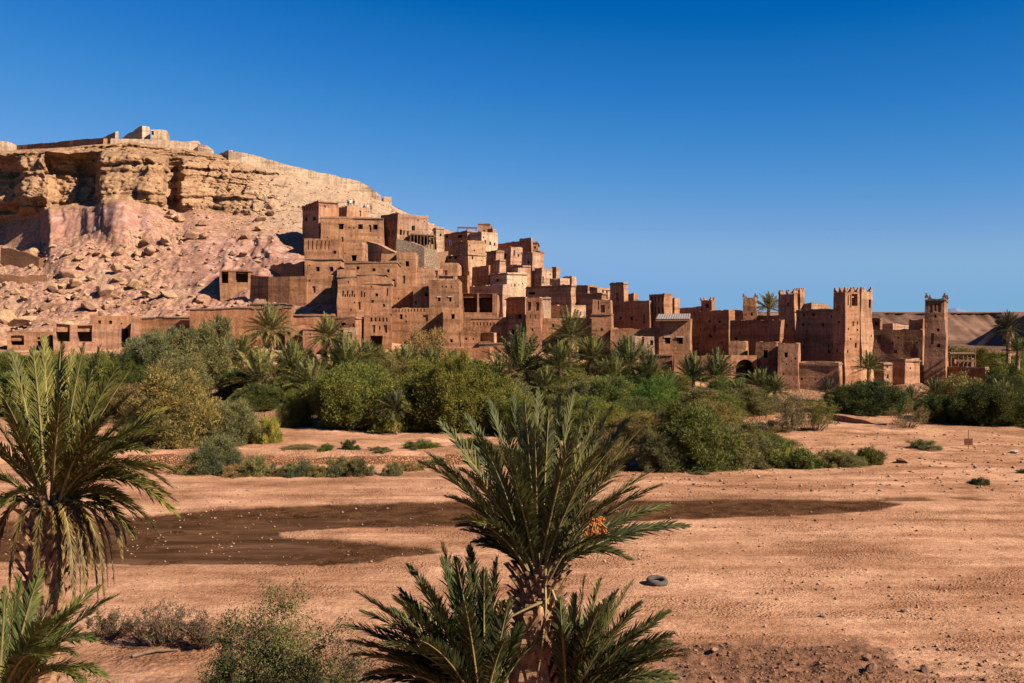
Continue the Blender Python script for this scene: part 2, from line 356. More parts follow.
# plan shape of the cliff: recesses and headlands along the face
off = np.interp(px, [-420, -60, -20, 0, 17, 24, 44, 49, 60, 66, 77, 82, 95, 102, 150, 164, 168, 178, 183, 215, 235, 300, 1440],
                    [2, 6, 9, 10, 9, 1.5, 0, 7, 8, 7.5, 7.5, 9, 9, -4, -6, -4, 4, 5, -1.5, 1.0, 0, 0, 0])
off2 = np.interp(px, [-420, 30, 42, 50, 90, 125, 140, 200, 1440], [9.0, 9.0, 7, -4.5, -6.5, -4.5, -.5, 0, 0])
low = np.convolve(np.pad(off, 12, mode='edge'), np.ones(25) / 25, 'valid')
D = D + off[None, :] * rw(iP - .15, iP + .12, iCap - .22, iCap + .1) + (low * .8 + 0 * off2)[None, :] * rw(iC0 - .5, iC0, iP - .15, iP + .05) * 1.0
D = D + off2[None, :] * rw(iC0 - 1.0, iC0 + .0, iP - .1, iP + .25)
De = np.maximum(D, 30)
X = (PX - CX) / F * De; Y = D.copy()
# --- noise
cap = rw(iP - .05, iP + .1, iTop - .35, iTop) * (1 - ss(235, 300, PX)) * (PX < 460)
capR = rw(iC0 - .3, iC0 + .4, iTop - .2, iTop) * ss(200, 260, PX) * (1 - ss(420, 470, PX))
pinkc = rw(iC0 - .1, iC0 + .1, iP - .15, iP + .1) * ss(30, 46, PX) * (1 - ss(130, 170, PX))
gul = rw(iT + .2, iT + .7, iC0 - .25, iC0 + .15) * ss(165, 215, PX) * (1 - ss(306, 330, PX))
tal = rw(iT - 1.2, iT - .3, iC0 - .1, iC0 + .2) * (1 - ss(300, 350, PX))
hill = rw(iT - 1.2, iT - .4, iTop, iTop + 1) * left
wx, wz = X + 1.5 * fbm(X * .15, Y * .15, Z * .15, 3, 5), Z + .8 * fbm(X * .2, Y * .2, Z * .2, 3, 9)
blk = .8 * cells(wx / 4.2, 3, wz / 3.1, 41) + .55 * cells(wx / 1.7 + .3, 1, wz / 1.25, 42) + .25 * cells(wx / .8, 1, wz / .5, 44)
strat = cells(0 * wx, 0, wz / .85 + .12 * wx * 0, 43)
dY = -cap * (1.0 * blk + .8 * strat + 1.4 * fbm(X * .12, Y * .1, Z * .1, 4, 3))
dY += -capR * (.35 * blk + .35 * strat * ss(-.2, .4, fbm(X * .06, 2, Z * .06, 2, 8)) + .9 * fbm(X * .2, Y * .2, Z * .2, 4, 6))
rib = ridged((X + .25 * Z) * .42 + .35 * fbm(X * .3, Y * .3, Z * .3, 2, 4), .2, Z * .05, 3, 12)
dY += -pinkc * (1.1 * rib + .3 * fbm(X, Y, Z, 3, 7))
dY += -gul * (3.0 * ridged((X + .15 * Y) * .17 + .4 * fbm(X * .1, Y * .1, 0, 2, 14), .4, Z * .03, 3, 13) + .5 * fbm(X * .7, Y * .7, Z * .7, 3, 15))
dZ = tal * (1 - .6 * (gul > .3)) * (1.1 * fbm(X * .22, Y * .22, 1, 4, 21) + .5 * np.abs(fbm(X * .9, Y * .9, 1, 3, 22)) + .28 * cells(X / 1.3 + .3 * fbm(X * .4, Y * .4, 0, 2, 1), Y / 1.5, 2, 23))
dZ += hill * .5 * fbm(X * .13, Y * .13, 0, 4, 24) + capR * .5 * cells(wx / 2.0, Y / 2.0, 1, 25) * ss(.1, .5, fbm(X * .1, Y * .1, 4, 2, 26))
vz = rw(12.6, 13.5, 17.5, 18.6) * ss(380, 420, PX) * (1 - ss(600, 660, PX)); dZ += vz * (.7 * fbm(X * .3, Y * .3, 2, 4, 28) + .35 * cells(X / 1.6, Y / 1.6, 2, 29))
# a path bench and gully on the talus
dZ += tal * (-.7 * ss(.35, .7, ridged((X * .8 + Y * .5) * .09 + .3 * fbm(X * .1, Y * .1, 0, 2, 2), .2, 0, 2, 27)))
# desert floor: soft undulation, small ridges, near rough soil
floor = 1 - ss(12.5, 14, RC); near = ss(24.5, 21, Y)
dZ += floor * (.05 * fbm(X * .12, Y * .12, 0, 3, 31) + .028 * fbm(X * .9, Y * .9, 0, 3, 32)) + ss(60, 72, Y) * floor * .16 * fbm(X * .3, Y * .3, 0, 4, 33)
dZ += (1 - ss(18, 25, Y)) * .25 * fbm(X * .4, Y * .4, 0, 4, 34)
# mesa gullies
mes = rw(23.2, 23.8, 24.9, 25.2)
dY += mes * (22 * ridged(X * .034 + .3 * fbm(X * .02, Y * .004, Z * .02, 2, 52), .3, Z * .006, 4, 51) + 8 * fbm(X * .05, Y * .05, Z * .1, 3, 53)); dZ += mes * 1.2 * fbm(X * .03, Y * .03, 0, 3, 54) + (RC > 25) * 0.0
# screen-plan to ground helper for mask shapes (on the z=0 river bed)
def gp(p): return ((p[0] - CX) / F * (CAMZ * F / (p[1] - HY)), CAMZ * F / (p[1] - HY))
def inside(poly, x, y):
    r = np.zeros(x.shape, bool); n = len(poly)
    for i in range(n):
        (x1, y1), (x2, y2) = poly[i], poly[(i + 1) % n]
        cnd = ((y1 > y) != (y2 > y)) & (x < (x2 - x1) * (y - y1) / (y2 - y1 + 1e-12) + x1)
        r ^= cnd
    return r
W1 = [gp(p) for p in [(-160, 527), (0, 521), (120, 517), (200, 511), (330, 504), (470, 501), (600, 500), (760, 499), (870, 500), (905, 504), (880, 510), (820, 514), (700, 518), (590, 522), (470, 526),
      (340, 527), (283, 531), (288, 536), (330, 537), (380, 542), (425, 547), (438, 552), (400, 556), (385, 561), (320, 565), (240, 562), (150, 564), (60, 561), (-60, 562), (-180, 566)]]
xs_, ys_ = X + .5 * fbm(X * .35, Y * .6, 0, 4, 61), Y + .32 * fbm(X * .3, Y * .6, 3, 5, 62)
wet = inside(W1, xs_, ys_).astype(float)
# soften by sampling neighbours
def blur(a, n, ax):
    for _ in range(n):
        a = (np.roll(a, 1, ax) + a + np.roll(a, -1, ax)) / 3
    return a
wet = blur(blur(wet, 1, 0), 1, 1)
# right-hand dribble of damp gravel
wet = np.maximum(wet, .8 * ss(.0, .5, 1 - np.abs(Y - (54.6 + .6 * fbm(X * .2, 0, 0, 2, 4))) / .9) * ss(13, 20, X) * (1 - ss(31, 36, X)) * ss(-.3, .4, fbm(X * .8, Y * .8, 0, 3, 66)))
pool = wet * ss(.0, .45, fbm(X * .16, Y * .34, 0, 3, 63) + .35 * (X < -8) * (Y < 49) - .02) * ss(-4, -10, X)
dZ += -wet * .045 - pool * .05 + wet * .035 * fbm(X * 1.6, Y * 1.6, 0, 3, 64)
soil = ss(.0, .8, fbm(X * .5, Y * .8, 0, 5, 71) * .9 + ss(3.2, 5.0, X) * (1 - ss(8.6, 11.0, X)) * ss(23.6, 25.0, Y) * (1 - ss(27.8, 29.6, Y)) * 1.1 - .10)
soil = soil * (1 - ss(29, 31, Y)) * ss(3, 5, X)
soil2 = ss(-.1, .45, fbm(X * .4, Y * .6, 0, 5, 72) + .25 * (X < -3)) * (1 - ss(26.5, 30.5, Y + 1.2 * fbm(X * .3, Y * .2, 0, 3, 76))) * .62
soil = np.maximum(soil, soil2)
dZ += soil * (Y > 23) * (.05 + .20 * fbm(X * 1.3, Y * 1.3, 0, 5, 73) + .12 * np.abs(fbm(X * 4, Y * 4, 0, 2, 75)))
under = ss(76, 90, Y) * (1 - ss(118, 126, Y)) * .55 * ss(-.2, .3, fbm(X * .15, Y * .15, 0, 3, 74))
soil = np.maximum(soil, under)
Y = Y + dY; Z = Z + dZ
nr_, nc_ = Z.shape
V = np.stack([X, Y, Z], -1).reshape(-1, 3)
idx = np.arange(nr_ * nc_).reshape(nr_, nc_)
FQ = np.stack([idx[:-1, :-1], idx[:-1, 1:], idx[1:, 1:], idx[1:, :-1]], -1).reshape(-1, 4)
me = np_mesh('ground', V, [FQ], M['ground'])
ground = link_mesh('ground', me); tag(ground, 'dry sandy river bed rising to a rocky tan and pink hill', 'ground', kind='structure')
def fattr(name, arr):
    a = me.attributes.new(name, 'FLOAT_COLOR', 'POINT'); full = np.ones((len(V), 4), np.float32); full[:, :3] = arr.reshape(-1, 3)
    a.data.foreach_set('color', full.ravel())
a_tan = np.clip(cap * .95 + rw(iP - .2, iP, iTop + 2, iTop + 3) * left * .9, 0, 1)
a_tal = np.clip(rw(iT - 1.0, iT - .2, iTop + 3, iTop + 4) * (1 - ss(520, 640, PX)), 0, 1)
nz = fbm(X * .09, Y * .05, Z * .09, 4, 81)
a_pink = np.clip(pinkc * (1.15 - .0 * nz) * (1 - ss(iP - .45, iP - .05, RC) * .75) + gul * ss(-.25, .25, nz + .15) + tal * ss(.05, .38, nz) * .65 * (1 - ss(iC0 - .7, iC0 - .3, RC)) * ss(90, 150, PX), 0, 1)
a_yel = np.clip(ss(225, 300, PX) * rw(iC0 - .6, iC0 + .5, iTop + 2, iTop + 3) * left + .45 * tal * ss(.15, .45, fbm(X * .2, Y * .2, 5, 3, 82)) * (1 - gul), 0, 1)
a_mesa = ss(20.5, 22, RC)
fattr('mixr', np.stack([a_tan, a_tal, a_pink], -1)); fattr('mixs', np.stack([a_yel, np.clip(soil, 0, 1), a_mesa], -1))
a = me.attributes.new('wet', 'FLOAT', 'POINT'); a.data.foreach_set('value', np.clip(wet, 0, 1).astype(np.float32).ravel())
bpy.context.view_layer.update()
BVH = BVHTree.FromObject(ground, bpy.context.evaluated_depsgraph_get())
def gz(x, y):
    h = BVH.ray_cast(Vector((x, y, 200)), Vector((0, 0, -1)))
    return h[0].z if h[0] is not None else 0.0
def ray(px_, py_):
    d = Vector(((px_ - CX) / F, 1, -(py_ - HY) / F)).normalized()
    h = BVH.ray_cast(Vector((0, 0, CAMZ)), d); return h[0]
# shallow water lying in the hollows of the damp bed
wp = MB(); xs = np.linspace(-38, 24, 60); ysv = np.linspace(38.5, 55.5, 24)
wv = [(x, y, -.088) for y in ysv for x in xs]
wf = [(j * 60 + i, j * 60 + i + 1, (j + 1) * 60 + i + 1, (j + 1) * 60 + i) for j in range(23) for i in range(59)]
wp.add(wv, wf); st = wp.build('stream', M['water'], smooth=True); tag(st, 'shallow brown stream spread over dark mud', 'water', kind='structure')
# shaded spur of hill at the far right
A0, B0 = Vector((283, 640, -2)), Vector((345, 500, 0)); g = []
na, nb = 40, 24
for i in range(na + 1):
    t = i / na; rp = A0.lerp(B0, t); hgt = 60 * t ** 1.0 + 1.5 * float(fbm(t * 9, 0, 0, 3, 91))
    for j in range(nb + 1):
        s = j / nb * 2 - 1
        q = rp + Vector((.94, .34, 0)) * (s * (10 + hgt * .95)); wob = float(fbm(q.x * .05, q.y * .05, 0, 3, 92))
        g.append((q.x + wob * 3, q.y, -3 + (hgt + 3) * max(0, 1 - abs(s)) ** .9 + wob * 1.2 * (1 - abs(s))))
sp = MB(); sp.add(g, [(i * (nb + 1) + j, i * (nb + 1) + j + 1, (i + 1) * (nb + 1) + j + 1, (i + 1) * (nb + 1) + j) for i in range(na) for j in range(nb)])
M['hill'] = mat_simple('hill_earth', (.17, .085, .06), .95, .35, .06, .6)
o = sp.build('hill', M['hill']); tag(o, 'dark shaded hillside at the right edge', 'hill', kind='structure')
M['far'] = mat_simple('haze_tinted_rock', (.16, .21, .33), .95, .12, .002, 0)  # blue of distant haze put into the mountain's colour
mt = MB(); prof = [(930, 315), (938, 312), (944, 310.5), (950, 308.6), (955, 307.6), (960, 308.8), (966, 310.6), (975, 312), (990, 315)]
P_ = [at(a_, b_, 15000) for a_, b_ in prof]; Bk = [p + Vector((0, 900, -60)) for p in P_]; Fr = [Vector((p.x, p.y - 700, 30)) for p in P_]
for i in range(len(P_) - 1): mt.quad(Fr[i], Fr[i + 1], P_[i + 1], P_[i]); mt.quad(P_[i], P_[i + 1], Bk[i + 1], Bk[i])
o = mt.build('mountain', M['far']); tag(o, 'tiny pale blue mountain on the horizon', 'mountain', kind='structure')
# ------------------------------------------------------------------ mud-brick houses, towers and walls
def noff(p, amp=.07, s=.45):
    return Vector((float(vnoise(p.x * s, p.y * s, p.z * s, 101)), float(vnoise(p.x * s, p.y * s, p.z * s, 102)), float(vnoise(p.x * s, p.y * s, p.z * s, 103)) * .6)) * amp
def lines(a, b, step, extra):
    n = max(1, int(math.ceil((b - a) / step))); L = [a + (b - a) * i / n for i in range(n + 1)]
    for e in extra:
        if a < e < b: L = [q for q in L if abs(q - e) > .18 * step or q in (a, b)]
    L += [e for e in extra if a < e < b]
    return sorted(set(round(q, 4) for q in L))
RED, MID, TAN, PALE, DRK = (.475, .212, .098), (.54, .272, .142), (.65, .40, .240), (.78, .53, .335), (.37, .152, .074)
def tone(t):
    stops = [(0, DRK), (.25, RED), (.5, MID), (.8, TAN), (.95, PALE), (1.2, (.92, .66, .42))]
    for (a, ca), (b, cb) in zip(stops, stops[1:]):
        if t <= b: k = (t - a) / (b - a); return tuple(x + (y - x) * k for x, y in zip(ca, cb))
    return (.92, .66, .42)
def solve_w(Cx, Cy, dx, dy, pxe, dflt, lim=40):
    u = (pxe - CX) / F; den = dx - u * dy
    if abs(den) < .03: return dflt
    q = (u * Cy - Cx) / den
    return q if .25 < q < lim else dflt
def block(name, xl, xc, xr, yt, D, a, label, cat, t=.4, taper=0.0, wins=(), coping=True, horns=0, ruin=.10, group=None, base=None, wl=None, wr=None, wcol=None, roofdrop=.55, jit=.15, depth=None, dflt=5.5):
    """four-sided mud building: xc is the near corner in the photo, xl and xr where its two visible walls end"""
    if 19 <= a <= 46: a = 60 if xc > 690 else 47 + (a - 20) * .35
    if 0 <= a <= 18 and xr - xc <= 5.5 and wr is None:          # a house seen nearly square on: turned just enough to show that much of its side
        dp_ = depth or random.uniform(6, 8); a = max(-14, min(30, math.degrees(math.atan((xc - CX) / F + (xr - xc) * D / F / dp_)))); wr = dp_; aa_ = R(a)
    else: aa_ = R(abs(a))
    a = aa_; Cc = at(xc, yt, D); zt = Cc.z
    dl, dr = Vector((-math.cos(a), math.sin(a), 0)), Vector((math.sin(a), math.cos(a), 0))
    WL = wl or solve_w(Cc.x, Cc.y, dl.x, dl.y, xl, dflt); WR = wr or solve_w(Cc.x, Cc.y, dr.x, dr.y, xr, dflt)
    c0 = Vector((Cc.x, Cc.y, 0)); cs = [c0 + dl * WL, c0, c0 + dr * WR, c0 + dl * WL + dr * WR]
    zb = min(gz(c.x, c.y) for c in cs) - .7 if base is None else zpy(base, D)
    zb = min(zb, zt - 1.2)
    H = zt - zb
    ctr = (cs[0] + cs[2]) / 2
    root = empty(name, (ctr.x, ctr.y, zb), label, cat, group)
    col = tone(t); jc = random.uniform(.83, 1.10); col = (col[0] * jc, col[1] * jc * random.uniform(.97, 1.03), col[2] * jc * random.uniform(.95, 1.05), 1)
    mb = MB(); nrm = [-dr, -dl, dr, dl]      # outward normals of faces L, R, back of L, back of R
    def corner(i, tt): 
        k = 1 - taper * tt; p = ctr + (cs[i] - ctr) * k; return Vector((p.x, p.y, zb + H * tt))
    faces = [(0, 1, nrm[0]), (1, 2, nrm[1]), (2, 3, nrm[2]), (3, 0, nrm[3])]
    ftop = []
    fw = {'L': [], 'R': []}
    for wn in wins:
        f, wx, wy, ww, wh = wn[:5]; kind = wn[5] if len(wn) > 5 else 'w'
        i, j, n = faces[0] if f == 'L' else faces[1]
        u0, u1 = (wx - ww / 2 - CX) / F, (wx + ww / 2 - CX) / F
        p0, d = cs[i], (cs[j] - cs[i]); Wd = d.length; d = d / Wd
        s_ = sorted([(u * p0.y - p0.x) / (d.x - u * d.y) for u in (u0, u1)])
        ym = p0.y + d.y * (s_[0] + s_[1]) / 2
        za, zb_ = zpy(wy + wh / 2, ym), zpy(wy - wh / 2, ym)
        s0, s1, t0, t1 = s_[0] / Wd, s_[1] / Wd, (za - zb) / H, (zb_ - zb) / H
        if s0 < .02 or s1 > .98 or t0 < .01 or t1 > .985: 
            s0, s1, t0, t1 = max(s0, .03), min(s1, .97), max(t0, .012), min(t1, .97)
            if s1 - s0 < .02 or t1 - t0 < .01: continue
        fw[f].append((s0, s1, t0, t1, kind))
    hr = random.Random(sum(map(ord, label)) * 7 + int(xc))
    for f in ('L', 'R'):
        i, j, n = faces[0] if f == 'L' else faces[1]; Wd = (cs[j] - cs[i]).length
        if Wd < 2.2 or H < 2.5 or cat in ('granary', 'ruin'): continue
        for q in range(int(Wd * min(H, 9) / 5.5)):
            big = hr.random() < .16
            w2, h2 = (hr.uniform(.16, .26), hr.uniform(.45, .7)) if big else (hr.uniform(.08, .13), hr.uniform(.09, .15))
            zz = hr.choice([1.1, 1.9, 2.7, 3.6, 4.6, 5.6]) + hr.uniform(-.12, .12) if not big else hr.uniform(1.2, min(H - 1, 5))
            sc_, tc_ = hr.uniform(.06, .94), (H - zz) / H
            a0, a1, b0, b1 = sc_ - w2 / Wd, sc_ + w2 / Wd, tc_ - h2 / H, tc_ + h2 / H
            if a0 < .03 or a1 > .97 or b0 < .03 or b1 > .96: continue
            if any(a0 < o[1] + .3 / Wd and a1 > o[0] - .3 / Wd and b0 < o[3] + .3 / H and b1 > o[2] - .3 / H for o in fw[f]): continue
            fw[f].append((a0, a1, b0, b1, 'n'))
    for fi, (i, j, n) in enumerate(faces):
        Wd = (cs[j] - cs[i]).length; ws = fw['L'] if fi == 0 else fw['R'] if fi == 1 else []
        stp = 1.3 if fi < 2 else 3.0
        S = lines(0, 1, stp / Wd, [q for w_ in ws for q in w_[:2]]); T = lines(0, 1, 1.3 / H, [q for w_ in ws for q in w_[2:4]])
        def P(s, t_):
            p = corner(i, t_).lerp(corner(j, t_), s)
            o = noff(p, jit)
            if t_ > .999: o.z += -abs(ruin) * (abs(float(fbm(p.x * .5, p.y * .5, p.z * .1, 3, 111))) * 2.2) - .16 * abs(float(vnoise(p.x * 2, p.y * 2, 0, 7)))
            return p + o
        G = [[P(s, t_) for s in S] for t_ in T]; nS = len(S); o0 = len(mb.v)
        fs = []
        for b in range(len(T) - 1):
            for c in range(nS - 1):
                sm, tm = (S[c] + S[c + 1]) / 2, (T[b] + T[b + 1]) / 2
                hit = None
                for w_ in ws:
                    if w_[0] < sm < w_[1] and w_[2] < tm < w_[3]: hit = w_
                if hit is None: fs.append((b * nS + c, b * nS + c + 1, (b + 1) * nS + c + 1, (b + 1) * nS + c))
        mb.add([q for r_ in G for q in r_], fs)
        ftop.append((G[-1], n))
        for (s0, s1, t0, t1, kind) in ws:
            dep = {'w': .28, 'n': .22, 'd': .6, 'o': 2.2, 'p': .28}[kind]
            try:
                si = [S.index(round(q, 4)) for q in (s0, s1)]; ti = [T.index(round(q, 4)) for q in (t0, t1)]
            except ValueError: continue
            ring = [G[ti[0]][c] for c in range(si[0], si[1] + 1)] + [G[b][si[1]] for b in range(ti[0] + 1, ti[1] + 1)] + [G[ti[1]][c] for c in range(si[1] - 1, si[0] - 1, -1)] + [G[b][si[0]] for b in range(ti[1] - 1, ti[0], -1)]
            inn = [q - n * dep for q in ring]; m_ = len(ring)
            mb.add(ring + inn, [(q, (q + 1) % m_, m_ + (q + 1) % m_, m_ + q) for q in range(m_)])
            if kind == 'n': mb.add(inn, [tuple(range(m_))])       # a blind niche: its back is wall
            else:
                d = (cs[j] - cs[i]).normalized(); lo, hi = corner(i, t0).lerp(corner(j, t0), s0), corner(i, t1).lerp(corner(j, t1), s1)
                wd_ = (hi - lo).dot(d); ht = hi.z - lo.z; fr = MB(); b_ = lo - n * dep * .55; fwid = min(.09, wd_ * .14)
                z_ = Vector((0, 0, 1))
                fr.box(b_, d * fwid, n * .06, z_ * ht); fr.box(b_ + d * (wd_ - fwid), d * fwid, n * .06, z_ * ht)
                fr.box(b_ + d * fwid + z_ * (ht - fwid), d * (wd_ - 2 * fwid), n * .06, z_ * fwid)
                if kind == 'p':
                    e = lo + n * .02; fr.box(e - d * .12 + z_ * (ht), d * (wd_ + .24), n * .12 - n * 0, z_ * .14, 1)
                nm = {'w': 'window', 'p': 'window', 'd': 'door', 'o': 'doorway'}[kind]
                fo = fr.build(nm, [M['wood'], M['pale']], root)
                pv = MB(); pv.add([q + n * .02 for q in inn], [tuple(range(m_))]); po = pv.build('opening' if kind in 'od' else 'shade_pane', M['mud'] if kind == 'o' else M['void'], fo); po.color = (*[q * .6 for q in tone(t)], 1)  # dark sheet closes each hole, its colour standing for the shade inside
                po.location = (0, 0, 0)
    # parapet top and inner side
    thick = .38
    top = []; 
    for fi, (rowp, n) in enumerate(ftop):
        for c, q in enumerate(rowp[:-1]):
            nn = n if c else (n + ftop[fi - 1][1])
            top.append((q, q - nn * thick))
    m_ = len(top); zr = zt - roofdrop - abs(ruin) * 1.5
    o_ = [q for q, _ in top]; i_ = [q for _, q in top]; l_ = [Vector((q.x, q.y, zr)) for q in i_]
    mb.add(o_ + i_ + l_, [(q, (q + 1) % m_, m_ + (q + 1) % m_, m_ + q) for q in range(m_)] + [(m_ + q, m_ + (q + 1) % m_, 2 * m_ + (q + 1) % m_, 2 * m_ + q) for q in range(m_)])
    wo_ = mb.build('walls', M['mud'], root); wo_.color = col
    rf = MB(); e_ = [corner(k_, 1) for k_ in range(4)]; cc = (e_[0] + e_[2]) / 2
    rf.add([Vector((q.x, q.y, zr)) + (cc - q).normalized() * .2 for q in e_] , [(0, 1, 2, 3)]); rf.build('roof', M['roof'], root)
    if coping is True and (hash(label) if False else sum(map(ord, label))) % 2 == 0: coping = False
    if coping:
        cp = MB(); zc = zt - .42 if coping is True else zt + coping
        tt = (zc - zb) / H; hgt, outw = random.uniform(.09, .16), random.uniform(.08, .17)
        for (i, j, n) in faces[:2]:
            p, q = corner(i, tt), corner(j, tt); d = (q - p).normalized(); L_ = (q - p).length; nseg = max(1, int(L_ / 1.6))
            for k_ in range(nseg):
                aa, bb = p + d * (L_ * k_ / nseg - (outw if k_ == 0 else 0)), p + d * (L_ * (k_ + 1) / nseg - .004)
                if k_ == nseg - 1 and n == nrm[0]: bb = bb - d * .02
                jz = Vector((0, 0, random.uniform(-.03, .03)))
                cp.box(aa - n * .1 + jz, bb - aa, n * (.1 + outw), Vector((0, 0, hgt)))
        cp.build('coping', M['coping'], root)
    if horns:
        pos = [(k_, k_, 0) for k_ in range(4)]
        L_ = []
        for k_ in range(4):
            p = corner(k_, 1); L_.append((p, (ctr - Vector((p.x, p.y, 0))).normalized()))
        if horns > 1:
            for (i, j, n) in faces:
                for f_ in ([.5] if horns == 2 else [.33, .67]): 
                    L_.append((corner(i, 1).lerp(corner(j, 1), f_), -n))
        for p, inn in L_:
            hb = MB(); s_ = horns_size
            q = p + inn * (s_ * .62) + Vector((0, 0, -.06)); e1, e2 = dl * s_, dr * s_
            for st, (kx, hz, z0) in enumerate([(1, .38, 0), (.72, .34, .38), (.42, .42, .72)]):
                sh = -inn * (s_ * .16 * st)
                hb.box(q + sh - e1 * kx / 2 - e2 * kx / 2 + Vector((0, 0, z0 * s_ * 1.15)), e1 * kx, e2 * kx, Vector((0, 0, hz * s_ * 1.15)))
            ho = hb.build('merlon', M['mud'], root); ho.color = col
    return root
horns_size = .62

def wall(name, pts, D, label, cat='wall', t=.4, thick=.55, mat='mud', ruin=.15, coping=False, base=None, group=None):
    """free-standing wall along pts = [(px, py_top, D)...]"""
    P3 = [at(a_, b_, d_) for a_, b_, d_ in pts]; mb = MB()
    path = []
    for p, q in zip(P3, P3[1:]):
        n = max(1, int((q - p).length / .9))
        path += [p.lerp(q, i / n) for i in range(n)]
    path.append(P3[-1]); ctr = sum(path, Vector()) / len(path)
    F_, B_, FB, BB = [], [], [], []
    zmin = 1e9
    for i, p in enumerate(path):
        d = (path[min(i + 1, len(path) - 1)] - path[max(i - 1, 0)]); d.z = 0; d.normalize(); n = Vector((d.y, -d.x, 0))
        top = p + noff(p, .1); top.z -= ruin * abs(float(fbm(p.x * .7, p.y * .7, 0, 3, 121))) * 1.6
        g_ = min(gz(p.x, p.y), gz(p.x + n.x * thick, p.y + n.y * thick), p.z - .3) - .5
        zmin = min(zmin, g_)
        F_.append(top + n * thick / 2); B_.append(top - n * thick / 2)
        FB.append(Vector((top.x, top.y, g_)) + n * thick * .62); BB.append(Vector((top.x, top.y, g_)) - n * thick * .62)
    m_ = len(path)
    def lev(A_, B__, f_): 
        return [x.lerp(y, f_) + noff(x.lerp(y, f_), .12) * (1 if 0 < f_ < 1 else 0) for x, y in zip(A_, B__)]
    rows_ = [lev(FB, F_, f_) for f_ in (0, .35, .7, 1)] + [lev(B_, BB, f_) for f_ in (0, .5, 1)]
    vs_ = [q for r_ in rows_ for q in r_]; fs = [(b * m_ + c, b * m_ + c + 1, (b + 1) * m_ + c + 1, (b + 1) * m_ + c) for b in range(6) for c in range(m_ - 1)]
    for c in (0, m_ - 1): fs.append(tuple(b * m_ + c for b in range(7)))
    mb.add(vs_, fs)
    o = mb.build(name, M[mat]); 
    if coping:
        root = empty(name, (ctr.x, ctr.y, zmin), label, cat, group); o.name = 'walls'; o.parent = root; o.location = -root.location
        cp = MB()
        for i in range(0, m_ - 1):
            p, q = (F_[i] + B_[i]) / 2, (F_[i + 1] + B_[i + 1]) / 2; d = q - p; n = Vector((d.y, -d.x, 0)).normalized()
            z0 = min(p.z, q.z) - .02
            cp.box(Vector((p.x, p.y, z0)) - n * (thick / 2 + .1), Vector((d.x, d.y, 0)) * .995, n * (thick + .24), Vector((0, 0, .15)))
        cp.build('coping', M['coping'], root)
    else:
        o.location = (0, 0, 0); tag(o, label, cat, group)
        # origin at base centre
        o.data.transform(Matrix.Translation(Vector((-ctr.x, -ctr.y, -zmin)))); o.location = (ctr.x, ctr.y, zmin)
    jc = random.uniform(.95, 1.05); o.color = (*[x * jc for x in tone(t)], 1)
    return o

B = block
hs_, tw_, wl_, rn_ = 'house', 'tower', 'wall', 'ruin'
# --- crest of the hill
def cz(px_, D): return gz((px_ - CX) / F * D, D)
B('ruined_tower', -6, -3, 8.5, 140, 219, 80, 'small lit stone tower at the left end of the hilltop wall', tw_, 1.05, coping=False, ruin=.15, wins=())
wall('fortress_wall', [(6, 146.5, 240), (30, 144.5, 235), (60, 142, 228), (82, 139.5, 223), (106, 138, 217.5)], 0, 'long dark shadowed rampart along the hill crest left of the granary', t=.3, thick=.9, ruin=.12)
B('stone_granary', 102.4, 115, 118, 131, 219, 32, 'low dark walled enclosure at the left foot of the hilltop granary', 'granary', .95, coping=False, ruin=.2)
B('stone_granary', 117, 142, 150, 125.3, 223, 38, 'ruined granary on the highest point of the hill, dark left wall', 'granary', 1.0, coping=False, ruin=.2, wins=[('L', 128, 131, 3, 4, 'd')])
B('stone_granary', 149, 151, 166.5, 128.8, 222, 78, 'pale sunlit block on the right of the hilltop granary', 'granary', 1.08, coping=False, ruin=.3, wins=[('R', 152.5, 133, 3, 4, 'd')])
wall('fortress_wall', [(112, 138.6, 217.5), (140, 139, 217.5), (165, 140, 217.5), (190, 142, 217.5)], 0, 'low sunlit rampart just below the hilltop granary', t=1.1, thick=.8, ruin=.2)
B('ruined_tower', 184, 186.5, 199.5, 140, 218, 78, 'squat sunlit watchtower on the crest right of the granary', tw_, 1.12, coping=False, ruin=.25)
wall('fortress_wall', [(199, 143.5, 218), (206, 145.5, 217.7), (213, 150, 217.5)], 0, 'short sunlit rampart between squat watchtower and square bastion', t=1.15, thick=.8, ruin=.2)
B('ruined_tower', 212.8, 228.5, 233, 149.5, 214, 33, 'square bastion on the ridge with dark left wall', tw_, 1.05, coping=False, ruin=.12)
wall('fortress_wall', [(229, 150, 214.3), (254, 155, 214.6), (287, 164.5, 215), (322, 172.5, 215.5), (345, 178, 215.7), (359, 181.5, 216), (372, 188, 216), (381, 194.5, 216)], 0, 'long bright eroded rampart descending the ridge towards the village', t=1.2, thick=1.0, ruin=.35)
B('ruined_tower', 381.5, 383.5, 392, 195.6, 216, 78, 'slim pale tower at the lower end of the ridge rampart', tw_, 1.0, taper=.06, coping=False, ruin=.15, base=216)
wall('stone_wall', [(2, 247, 181), (20, 250, 179), (40, 256, 177), (60, 253, 178), (78, 247, 180)], 0, 'dark dry stone terrace wall below the shadowed cliff at far left', t=.35, mat='stone', thick=.6, ruin=.5)
wall('stone_wall', [(100, 234, 187), (118, 229, 188), (140, 225, 189), (158, 221, 190)], 0, 'stone path edge climbing right below the pink cliff', t=.5, mat='stone', thick=.6, ruin=.5)
wall('stone_wall', [(0, 272, 171), (20, 275, 170), (46, 274, 170)], 0, 'broken stone terrace wall low on the talus at far left', t=.4, mat='stone', thick=.6, ruin=.6)
wall('stone_wall', [(88, 297, 160), (108, 294, 160), (124, 296, 160)], 0, 'short dark ruined wall among boulders above the ruined huts', t=.3, mat='stone', thick=.6, ruin=.6)
